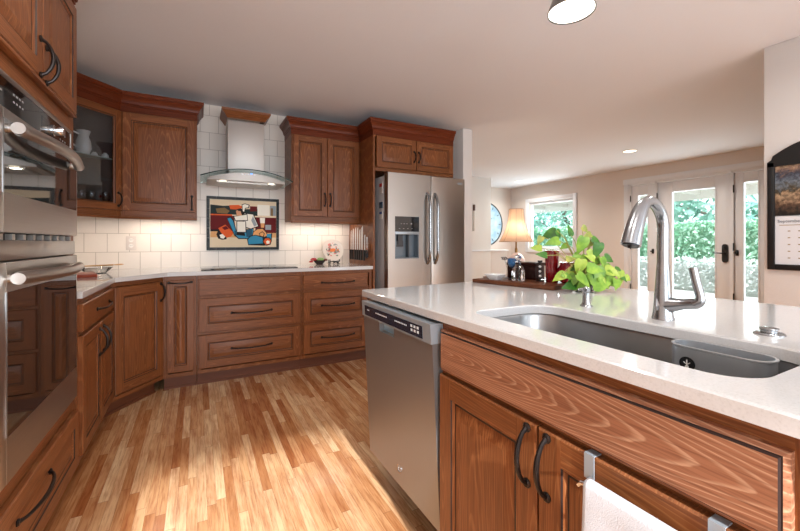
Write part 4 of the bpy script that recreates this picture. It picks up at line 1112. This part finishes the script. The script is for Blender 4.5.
# (sideways, towards camera, height of the leaf base, direction sideways, direction up, length, shade)
spec = [(-0.063, 0.0, 0.261, -0.15, 1, 0.057, 0),
 (-0.131, 0.0, 0.285, 0.7, -0.9, 0.052, 0),
 (-0.121, -0.03, 0.28, -1, -0.45, 0.077, 0),
 (-0.128, 0.02, 0.237, -1, -0.2, 0.067, 1),
 (-0.201, 0, 0.256, -0.5, -1, 0.046, 3),
 (-0.185, 0.02, 0.168, -1, 0.2, 0.052, 0),
 (-0.191, -0.03, 0.2, -1, 0.1, 0.052, 2),
 (-0.026, 0.05, 0.252, -0.25, -1, 0.088, 1),
 (-0.001, -0.02, 0.303, 0.8, -0.55, 0.046, 3),
 (0.031, 0.0, 0.269, -1, -0.4, 0.046, 3),
 (0.039, -0.01, 0.245, 1, -0.5, 0.067, 0),
 (0.052, 0.03, 0.225, -0.15, -1, 0.082, 0),
 (0.095, 0, 0.161, 1, -0.4, 0.062, 0),
 (0.07, 0.02, 0.157, 0.3, -1, 0.072, 1),
 (0.032, 0.03, 0.15, -1, 0.5, 0.052, 2),
 (-0.016, 0.06, 0.113, 1, -0.1, 0.082, 1),
 (-0.043, 0.06, 0.15, -0.1, -1, 0.082, 2),
 (-0.065, 0.07, 0.083, 0.8, -0.7, 0.082, 1),
 (-0.126, 0.05, 0.085, 1, -0.35, 0.052, 1),
 (-0.116, 0.05, 0.085, -1, -0.6, 0.062, 2),
 (0.006, 0.07, 0.031, 1, 0.25, 0.093, 1),
 (0.105, 0, 0.122, 0.7, -0.5, 0.046, 1),
 (0.114, 0.0, 0.085, 1, 0.1, 0.067, 0),
 (0.15, 0.03, 0.092, 0.15, -1, 0.082, 2),
 (0.124, 0.05, 0.06, -0.2, -0.6, 0.057, 1),
 (0.191, 0, 0.068, 1, -0.5, 0.046, 2),
 (0.081, 0.04, 0.094, 0.4, -1, 0.062, 1),
 (-0.098, 0.03, 0.151, 0.8, 0.1, 0.046, 3),
 (0.056, 0.05, 0.034, 0.8, -0.2, 0.046, 0),
 (0.004, 0.05, 0.083, -0.3, -1, 0.057, 0),
 (-0.025, 0.02, 0.167, 0.4, -1, 0.062, 1),
 (-0.07, -0.02, 0.216, -0.8, -0.3, 0.046, 1),
 (0.054, -0.03, 0.232, -0.7, -0.6, 0.046, 2),
 (0.08, 0.03, 0.102, 0.9, -0.6, 0.052, 2),
 (-0.036, 0.02, 0.174, -0.9, -0.6, 0.046, 1),
 (0.073, 0.02, 0.102, -0.6, -0.6, 0.052, 2)]
for _ in range(20):
    a = rnd.uniform(-.05, .15); z = rnd.uniform(.02, .2 - .5 * abs(a)); spec.append((a, rnd.uniform(-.05, .05), z, (1 if a > 0 else -1) * rnd.uniform(.2, 1), -rnd.uniform(.1, 1), rnd.uniform(.045, .075), rnd.choice((0, 1, 1, 2, 2, 3))))
for _ in range(9):
    spec.append((rnd.uniform(-.03, .10), rnd.uniform(.04, .06), rnd.uniform(.05, .085), rnd.uniform(-1, 1), -rnd.uniform(.3, 1), rnd.uniform(.055, .075), rnd.choice((1, 1, 2))))
for i, (a, c_, z, da, dz, L, shd) in enumerate(spec):
    p = vr * a + vc * c_ + Vector((0, 0, z))
    mid = O * .3 + p * .7 + Vector((0, 0, .03)) if z > .09 else (O + p) * .5 + Vector((0, 0, .05))
    st0 = O + vr * a * .12
    stems.tube([st0, st0 * .6 + mid * .4 + Vector((0, 0, .012)), mid, p], .0017, 6)
    d = vr * da + Vector((0, 0, dz)) + vc * rnd.uniform(-.25, .35)
    if p.z + d.normalized().z * L * 1.1 < .012: d.z += (.02 - (p.z + d.normalized().z * L * 1.1)) / L * d.length
    nn = vc * 1.0 + Vector((0, 0, .45)) + vr * rnd.uniform(-.6, .6)
    leaf(leaves, p, d, nn, L, L * .66, shd)
stems.build('stems', mat('pothos_stem', lin(150, 150, 70), .5), pl)
lm = [leafmat('leaf_green', lin(34, 82, 24), lin(56, 108, 32), lin(84, 134, 44), 20), leafmat('leaf_lime', lin(84, 128, 34), lin(112, 154, 44), lin(146, 178, 60), 20), leafmat('leaf_pale', lin(128, 160, 52), lin(156, 180, 66), lin(180, 196, 88), 20), leafmat('leaf_worn', lin(110, 120, 50), lin(140, 150, 60), lin(180, 170, 84), 26)]
o = leaves.build('leaves', lm, pl, 50)
md = o.modifiers.new('soft', 'SUBSURF'); md.levels = 1; md.render_levels = 1

# ================================================================== ON THE BACK COUNTER
CZ = .9142
# succulent bowl
sb = thing('succulent_bowl', 'small black bowl of red and green succulents on the back counter', 'plant', (1.118, 3.86, CZ))
b = MB(); b.lathe([(.034, 0), (.036, .004), (.056, .028), (.060, .042), (.055, .042), (.03, .012)], n=26); b.build('bowl', mat('black_glaze', lin(34, 28, 26), .15), sb)
def rosette(nm, c, r_, m_):
    b = MB()
    for ring_ in range(3):
        for k in range(8):
            a = 6.283 * k / 8 + ring_ * .4; e_ = .3 + ring_ * .45
            d = Vector((math.cos(a) * math.cos(e_), math.sin(a) * math.cos(e_), math.sin(e_)))
            b.tube([Vector(c), Vector(c) + d * r_ * .6, Vector(c) + d * r_ * (1 - .15 * ring_)], [r_ * .08, r_ * .2, r_ * .03], 6)
    b.build(nm, m_, sb)
rosette('green_rosette', (.008, -.01, .040), .045, mat('succulent_green', lin(150, 190, 120), .5))
mr = mat('succulent_red', lin(186, 48, 58), .5)
rosette('red_rosette', (-.062, -.01, .042), .038, mr); rosette('red_rosette', (-.085, .0, .022), .026, mr); rosette('red_rosette', (.062, .0, .036), .03, mat('succulent_maroon', lin(110, 34, 38), .5))
# plate on a stand
ps = thing('plate_stand', 'small black plate easel on the back counter holding the painted plate', 'stand', (1.27, 3.87, CZ))
b = MB()
for s_ in (-1, 1):
    b.tube([(s_ * .03, .075, .006), (s_ * .035, .0, .024), (s_ * .045, -.035, .012), (s_ * .052, -.052, .034), (s_ * .053, -.05, .048)], .0055, 8)
    b.tube([(s_ * .035, .0, .024), (s_ * .042, -.02, .0), (s_ * .06, -.03, .0045)], .005, 8); b.tube([(s_ * .03, .075, .006), (s_ * .02, .07, .11)], .004, 8)
b.tube([(-.05, -.02, .022), (0, -.02, .026), (.05, -.02, .022)], .005, 8); b.build('easel', M['black'], ps)
pt = thing('display_plate', 'round white plate painted with an orange fish standing on the easel', 'plate', (1.27, 3.862, CZ + .03))
pt.rotation_euler = (R(-14), 0, 0)
pc = .118
b = MB(); b.lathe([(.07, .012), (.075, .006), (.116, -.010), (.118, -.012), (.114, -.014), (.076, .0), (.0, .002)], (0, 0, pc), 48, 0, 'y'); b.build('plate_body', mat('cream_plate', lin(222, 212, 202), .3), pt)
pcs = [mat('plate_' + k, v, .4) for k, v in (('orange', lin(226, 122, 60)), ('green', lin(90, 128, 104)), ('brown', lin(120, 96, 88)), ('pink', lin(214, 130, 126)), ('grey', lin(150, 158, 158)))]
b = MB()
def blob(x, z, rx, rz_, m_, y=-.0010):
    b.loops([[(x + rx * math.cos(6.283 * k / 12), y + .002, pc + z + rz_ * math.sin(6.283 * k / 12)) for k in range(12)], [(x + rx * math.cos(6.283 * k / 12), y, pc + z + rz_ * math.sin(6.283 * k / 12)) for k in range(12)]], m_, cap0=False)
blob(.0, .0, .05, .019, 0); blob(.055, 0, .016, .011, 0); blob(-.038, .0, .012, .008, 2, -.0014)
rn = random.Random(5)
for k in range(52):
    a = rn.uniform(0, 6.28); r_ = rn.uniform(.028, .082); blob(r_ * math.cos(a), r_ * math.sin(a), rn.uniform(.005, .013), rn.uniform(.004, .010), rn.randrange(1, 5), -.0012 - k * .00003)
b.build('painted_fish', pcs, pt)
# knives on a magnetic strip on the fridge panel
kx = 1.501
ms = thing('knife_rack', 'wooden magnetic knife rack on the refrigerator side panel', 'rack', (kx, 3.68, 1.10))
b = MB(); b.box(-.016, 0, -.255, .255, -.03, .03, 0, .003); b.build('rack_bar', M['wy'], ms)
kn = [(3.905, .20, .022, 'leftmost slim knife on the magnetic rack'), (3.845, .215, .030, 'second knife from the left on the magnetic rack'), (3.775, .225, .030, 'third knife from the left on the magnetic rack'), (3.715, .225, .026, 'middle knife on the magnetic rack'), (3.655, .205, .028, 'third knife from the right on the magnetic rack'), (3.595, .235, .042, 'broad knife second from the right on the magnetic rack'), (3.525, .145, .024, 'short knife at the right end of the magnetic rack')]
for k, (y, bl, bw, lab) in enumerate(kn):
    t = thing('kitchen_knife', lab, 'knife', (kx - .0165, y, 1.075), 0, 'knives on the magnetic rack')
    b = MB(); pts = [(0, -bw / 2, -.01), (0, bw / 2, -.01), (0, bw / 2, bl * .7), (0, bw * .25, bl * .92), (0, -bw / 2, bl)]
    b.loops([[(-.0024, p[1], p[2]) for p in pts], [(-.0004, p[1], p[2]) for p in pts]], 0); b.build('blade', M['blade'], t)
    b = MB(); b.loops([[(x, y_, z) for x, y_ in ((-.016, -.010 - q), (-.0005, -.010 - q), (-.0005, .010 + q), (-.016, .010 + q))] for z, q in ((-.012, .0), (-.05, .001), (-.10, .003), (-.115, .002))], 0); b.build('handle', M['black'], t)
t = thing('kitchen_scissors', 'black-handled kitchen scissors at the right end of the knife rack', 'scissors', (kx - .0165, 3.462, 1.085))
b = MB(); b.box(-.003, -.0005, -.012, .012, -.02, .11); b.build('blade', M['chrome'], t)
b = MB()
for s_ in (-1, 1): b.tube([(-.008, s_ * .004, -.02), (-.008, s_ * .03, -.05), (-.008, s_ * .03, -.085), (-.008, s_ * .006, -.10), (-.008, s_ * .003, -.05)], .006, 8)
b.build('handle', M['black'], t)
# utensils on the left counter
lbd = thing('cutting_board', 'reddish-brown wooden board lying on the left counter beside the ovens', 'board', (-.72, 3.30, CZ), R(14))
b = MB(); b.box(-.12, .10, -.19, .10, 0, .020, 0, .004); b.build('board', wood('cherry_board', 'x', lin(96, 24, 12), lin(168, 66, 32), lin(208, 110, 60)), lbd)
gd_ = thing('glass_dish', 'shallow clear glass dish on the left counter behind the reddish board', 'dish', (-.66, 3.55, CZ))
b = MB(); b.lathe([(.06, 0), (.064, .004), (.10, .04), (.102, .044), (.097, .044), (.06, .008)], n=30); b.build('dish_bowl', M['clear'], gd_)
sp2 = thing('wooden_spoon', 'pale wooden spoon resting across the clear glass dish', 'spoon', (-.68, 3.56, CZ + .052), R(8))
b = MB(); b.tube([(-.22, 0, -.002), (0, 0, .002), (.12, 0, .005)], [.0055, .005, .006], 8)
b.tube([(.12, 0, .005), (.14, 0, .006), (.17, 0, .007), (.185, 0, .007)], [.006, .017, .018, .004], 10, flat=.35); b.build('spoon_body', mat('pale_wood', lin(206, 160, 108), .6), sp2)

# glassware in the corner cabinet (cabinet's own frame)
def in_cab(name, lab, cat, x, y, z, grp=None):
    p = Matrix.Rotation(ca, 2) @ Vector((x, y)); return thing(name, lab, cat, (Q1.x + p.x, Q1.y + p.y, z), ca, grp)
SZ = 1.7965; LZ = UZ0 + .0185
wtg = M['whiteglaze']
g = in_cab('teapot', 'white pitcher with a curled handle on the shelf of the glass corner cabinet', 'pitcher', .255, .10, SZ)
b = MB(); b.lathe([(.03, 0), (.034, .005), (.05, .05), (.045, .10), (.032, .14), (.044, .18), (.04, .18), (.03, .14)], n=24); b.build('pitcher_body', wtg, g)
b = MB(); b.tube([(-.045, 0, .05), (-.085, 0, .07), (-.10, 0, .12), (-.075, 0, .16), (-.035, 0, .15)], .007, 8); b.build('handle', wtg, g)
g.name = 'pitcher'
for x, y, lab in ((.338, .105, 'left white cup turned down beside the pitcher in the corner cabinet'), (.385, .06, 'right white cup turned down on the corner cabinet shelf')):
    g = in_cab('cup', lab, 'cup', x, y, SZ, 'white cups in the corner cabinet')
    b = MB(); b.lathe([(.026, 0), (.026, .004), (.021, .028), (.012, .036), (.012, .040), (.0, .040)], n=20); b.build('cup_body', wtg, g)
for x, y, lab in ((.22, .07, 'leftmost stemmed glass at the bottom of the corner cabinet'), (.31, .09, 'middle stemmed glass at the bottom of the corner cabinet'), (.382, .055, 'rightmost stemmed glass at the bottom of the corner cabinet')):
    g = in_cab('wine_glass', lab, 'glass', x, y, LZ, 'stemmed glasses in the corner cabinet')
    b = MB(); b.lathe([(.03, 0), (.03, .002), (.004, .006), (.0035, .07), (.02, .085), (.033, .12), (.03, .16), (.0285, .16), (.031, .12), (.018, .088), (.002, .078)], n=20); b.build('glass_bowl', M['clear'], g)

# ================================================================== DINING / LIVING SIDE
lt = thing('console_table', 'dark wooden console table beyond the island under the lit lamp', 'table', (3.187, 3.17, 0), R(-28))
b = MB(); b.box(-.33, .33, -.2, .2, .71, .74, 0, .004); b.build('table_top', M['dx'], lt)
for sx in (-1, 1):
    for sy in (-1, 1):
        b = MB(); b.loops([[(sx * .29 + a * h_, sy * .16 + c_ * h_, z) for a, c_ in ((-1, -1), (1, -1), (1, 1), (-1, 1))] for z, h_ in ((0, .016), (.709, .026))], 0); b.build('leg', M['dz'], lt)
lp = thing('table_lamp', 'lit table lamp with a flared cream fabric shade behind the walnut board', 'lamp', (3.187, 3.17, .7405))
b = MB(); b.lathe([(.075, 0), (.078, .012), (.05, .024), (.06, .06), (.095, .13), (.10, .19), (.07, .25), (.035, .275), (.03, .285)], n=30); b.build('lamp_base', mat('pink_white_ceramic', lin(226, 206, 200), .15, coat=.4), lp)
b = MB(); b.lathe([(.016, .285), (.016, .33), (.010, .34), (.010, .42), (.018, .43), (.018, .46)], n=16); b.build('lamp_stem', mat('aged_brass', lin(140, 106, 60), .3, .9), lp)
b = MB(); b.lathe([(.02, .46), (.032, .50), (.028, .54), (.01, .56)], n=16); b.build('bulb', mat('bulb_glow', lin(255, 230, 190), .4, emit=lin(255, 214, 160), es=2.5), lp)
b = MB(); ls = []; n = 48
for z, r_ in ((.408, .186), (.45, .160), (.51, .129), (.57, .106), (.64, .09), (.72, .080), (.775, .078)):
    ls.append([(r_ * (1 - .028 * abs(math.sin(4 * 6.283 * k / n / 1.0))) * math.cos(6.283 * k / n), r_ * (1 - .028 * abs(math.sin(4 * 6.283 * k / n))) * math.sin(6.283 * k / n), z) for k in range(n)])
b.loops(ls, 0, False, False)
shm = bpy.data.materials.new('lamp_shade_fabric'); shm.use_nodes = True
nn_ = shm.node_tree.nodes; nn_.remove(nn_['Principled BSDF'])
d_ = nd(shm, 'ShaderNodeBsdfDiffuse'); d_.inputs['Color'].default_value = lin(250, 222, 196)
tl = nd(shm, 'ShaderNodeBsdfTranslucent'); tl.inputs['Color'].default_value = lin(255, 222, 188)
mx = nd(shm, 'ShaderNodeMixShader'); mx.inputs['Fac'].default_value = .55
lk(shm, d_.outputs[0], mx.inputs[1]); lk(shm, tl.outputs[0], mx.inputs[2]); lk(shm, mx.outputs[0], nn_['Material Output'].inputs['Surface'])
sh_ = b.build('lamp_shade', shm, lp, 60)
b = MB()
for k in range(8):
    a = 6.283 * (k) / 8
    b.tube([(r_ * 1.005 * math.cos(a), r_ * 1.005 * math.sin(a), z) for z, r_ in ((.408, .186), (.45, .160), (.51, .129), (.57, .106), (.64, .09), (.72, .080), (.775, .078))], .0016, 5)
for z, r_ in ((.408, .186), (.775, .078)):
    b.tube([(r_ * math.cos(6.283 * k / 32), r_ * math.sin(6.283 * k / 32), z) for k in range(33)], .003, 6)
b.build('shade_trim', mat('shade_piping', lin(190, 150, 120), .7), sh_)
ll = light('lamp_bulb_light', 'POINT', (3.187, 3.17, 1.27), 6, (1, .86, .70), .04)

ck_ = thing('clock', 'large round pale blue clock on the far wall, partly hidden by the dining wall', 'clock', (5.95, 6.897, 1.563))
b = MB(); b.lathe([(.515, 0), (.515, -.03), (.50, -.035), (.49, -.0195)], n=64, axis='y', cap1=False); b.build('clock_rim', mat('dark_iron', lin(60, 60, 64), .4, .6), ck_)
def clockm():
    m = mat('blue_clock_face', lin(150, 186, 206), .5); tc = nd(m, 'ShaderNodeTexCoord')
    lk(m, ramp(m, noise(m, tc.outputs['Object'], 5, 4, .6), [(.3, lin(120, 160, 188)), (.7, lin(186, 212, 224))]), bsdf(m).inputs['Base Color']); return m
b = MB(); b.lathe([(.49, -.005), (.49, -.02), (0, -.02)], n=64, axis='y'); b.build('clock_face', clockm(), ck_)
b = MB(); 
for ang_, L, wv in ((.9, .24, .012), (-.6, .34, .008)):
    b.tube([(0, -.026, 0), (L * math.sin(ang_), -.026, L * math.cos(ang_))], [wv, wv * .4], 6)
for k in range(12):
    a = 6.283 * k / 12; b.tube([(.40 * math.sin(a), -.022, .40 * math.cos(a)), (.45 * math.sin(a), -.022, .45 * math.cos(a))], .008, 6)
b.build('clock_hand', M['black'], ck_)
sc_ = thing('light_fitting', 'slim upright white wall fitting with a dark top on the dining wall', 'wall fitting', (4.80, 5.915, 1.36))
b = MB(); b.box(-.02, .03, -.04, 0, 0, .40, 0, .006); b.build('fitting_body', M['white'], sc_)
b = MB(); b.box(-.015, .025, -.036, 0, .401, .52, 0, .006); b.build('fitting_top', mat('dark_wood_top', lin(90, 66, 54), .4), sc_)

# calendar in a black frame on the near wall
cl = thing('calendar', 'black-framed wall calendar with a rocky landscape picture on the right-hand wall', 'calendar', (3.3365, 1.066, .965), R(90))
cl.rotation_euler = (0, 0, R(-90))
# local x runs to the right (towards the camera), local y into the wall
CWD, CHT = .44, .70
b = MB(); fwk = .036
b.box(0, fwk, -.022, 0, 0, CHT, 0, .003); b.box(CWD - fwk, CWD, -.022, 0, 0, CHT, 0, .003); b.box(fwk, CWD - fwk, -.022, 0, 0, fwk, 0, .003)
top = [(0, CHT), (.02, CHT + .015)] + [(CWD * k / 16, CHT + .02 + .10 * math.sin(math.pi * k / 16)) for k in range(1, 16)] + [(CWD - .02, CHT + .015), (CWD, CHT)] + [(CWD, CHT - .03), (0, CHT - .03)]
b.loops([[(x, 0, z) for x, z in top], [(x, -.022, z) for x, z in top]], 0)
b.build('frame', mat('black_frame', lin(10, 9, 9), .5), cl)
b = MB(); b.box(fwk, CWD - fwk, -.009, -.001, fwk, .345); sheet = b.build('calendar_sheet', mat('calendar_paper', lin(222, 222, 224), .6), cl)
def picm():
    m = mat('landscape_print', lin(120, 120, 120), .3); tc = nd(m, 'ShaderNodeTexCoord'); sx = nd(m, 'ShaderNodeSeparateXYZ'); lk(m, tc.outputs['Object'], sx.inputs[0])
    n1 = noise(m, tc.outputs['Object'], 24, 5, .65, .8)
    zz = math_(m, 'ADD', math_(m, 'DIVIDE', math_(m, 'SUBTRACT', sx.outputs['Z'], .36), .33), math_(m, 'MULTIPLY', math_(m, 'SUBTRACT', n1, .5), .7))
    c1 = ramp(m, zz, [(.0, lin(40, 36, 34)), (.2, lin(110, 84, 66)), (.34, lin(190, 160, 128)), (.46, lin(80, 70, 50)), (.6, lin(120, 130, 140)), (.75, lin(66, 70, 84)), (.9, lin(150, 120, 100)), (1., lin(196, 170, 140))])
    n2 = noise(m, tc.outputs['Object'], 60, 3, .6)
    lk(m, mixc(m, .6, c1, ramp(m, n2, [(.35, lin(70, 60, 56)), (.6, (1, 1, 1, 1))]), 'MULTIPLY'), bsdf(m).inputs['Base Color']); return m
b = MB(); b.box(fwk, CWD - fwk, -.010, -.001, .350, CHT - .025); b.build('calendar_picture', picm(), cl)
ink = mat('calendar_ink', lin(90, 90, 96), .6)
text_mesh('September', .026, ink, 'month_name', sheet, (fwk + .012, -.0098, .305), (R(90), 0, 0))
b = MB(); b.box(fwk + .02, CWD - fwk - .02, -.0096, -.0088, .286, .290)
for r_ in range(5):
    for k in range(7): b.box(fwk + .06 + k * .048, fwk + .072 + k * .048, -.0096, -.0088, .075 + r_ * .043, .081 + r_ * .043)
b.build('date_marks', [mat('calendar_gold', lin(150, 124, 80), .6)], sheet)

# ================================================================== CEILING LIGHTS
def downlight(x, y, lab, e=14):
    t = thing('recessed_light', lab, 'ceiling light', (x, y, CH), 0, 'recessed ceiling lights')
    b = MB(); b.lathe([(.096, 0), (.096, -.004), (.082, -.007), (.078, -.002), (.078, 0)], n=32); b.build('trim_ring', M['white'], t)
    b = MB(); b.lathe([(.078, -.001), (.078, -.003)], n=32); b.build('lens', mat('light_lens', lin(255, 240, 214), .4, emit=lin(255, 236, 206), es=5), t)
    light('recessed_lamp_light', 'AREA', (x, y, CH - .012), e, (1, .93, .85), .15, spread=R(150))
downlight(5.43, 3.22, 'nearer recessed ceiling light above the garden doors', 30)
downlight(6.07, 5.96, 'farther recessed ceiling light near the corner above the lamp', 22)
for k, (x, y) in enumerate(((.25, 1.2), (.1, .1), (2.4, .6))):
    light('kitchen_fill_light', 'AREA', (x, y, CH - .01), 9, (1, .95, .89), .15, spread=R(160))  # added fill lamps out of view, without fixtures, to brighten the kitchen
# pendant above the island
pd = thing('pendant_light', 'brushed metal cone pendant light hanging above the island', 'pendant light', (1.30, 1.0, 2.05))
b = MB(); b.lathe([(.088, .0), (.089, .003), (.078, .035), (.062, .08), (.040, .13), (.026, .16), (.020, .17), (.016, .168), (.034, .13), (.058, .08), (.074, .035), (.085, .003)], n=36, cap0=False, cap1=False); b.build('shade', mat('dark_nickel', lin(120, 118, 116), .3, .9), pd)
b = MB(); b.lathe([(.084, .004), (.084, .008), (.07, .03), (.0, .03)], n=32); b.build('diffuser', mat('pendant_glow', lin(255, 250, 242), .4, emit=lin(255, 246, 234), es=3), pd)
b = MB(); b.lathe([(.006, .17), (.006, .375)], n=10); b.lathe([(.055, .37), (.055, .39)], n=24); b.build('stem', M['nickel'], pd)
light('pendant_lamp_light', 'AREA', (1.30, 1.0, 2.045), 3, (1, .93, .84), .15, spread=R(160))

# under-cabinet strips
def strip(x, y, z, L, e, rz=0):
    light('under_cabinet_light', 'AREA', (x, y, z), e, (1, .83, .68), L, (0, 0, rz), .03)
strip(-.27, 3.86, UZ0 - .004, .46, 1.7)
strip(1.13, 3.86, UZ0 - .004, .62, 2.0)
pq = Q1 + (Q2 - Q1) * .5
strip(pq.x - .10, pq.y + .10, UZ0 - .004, .34, 1.5, ca)
for x in (.19, .59): light('hood_lamp_light', 'AREA', (x, 3.62, 1.662), .6, (1, .88, .7), .05)
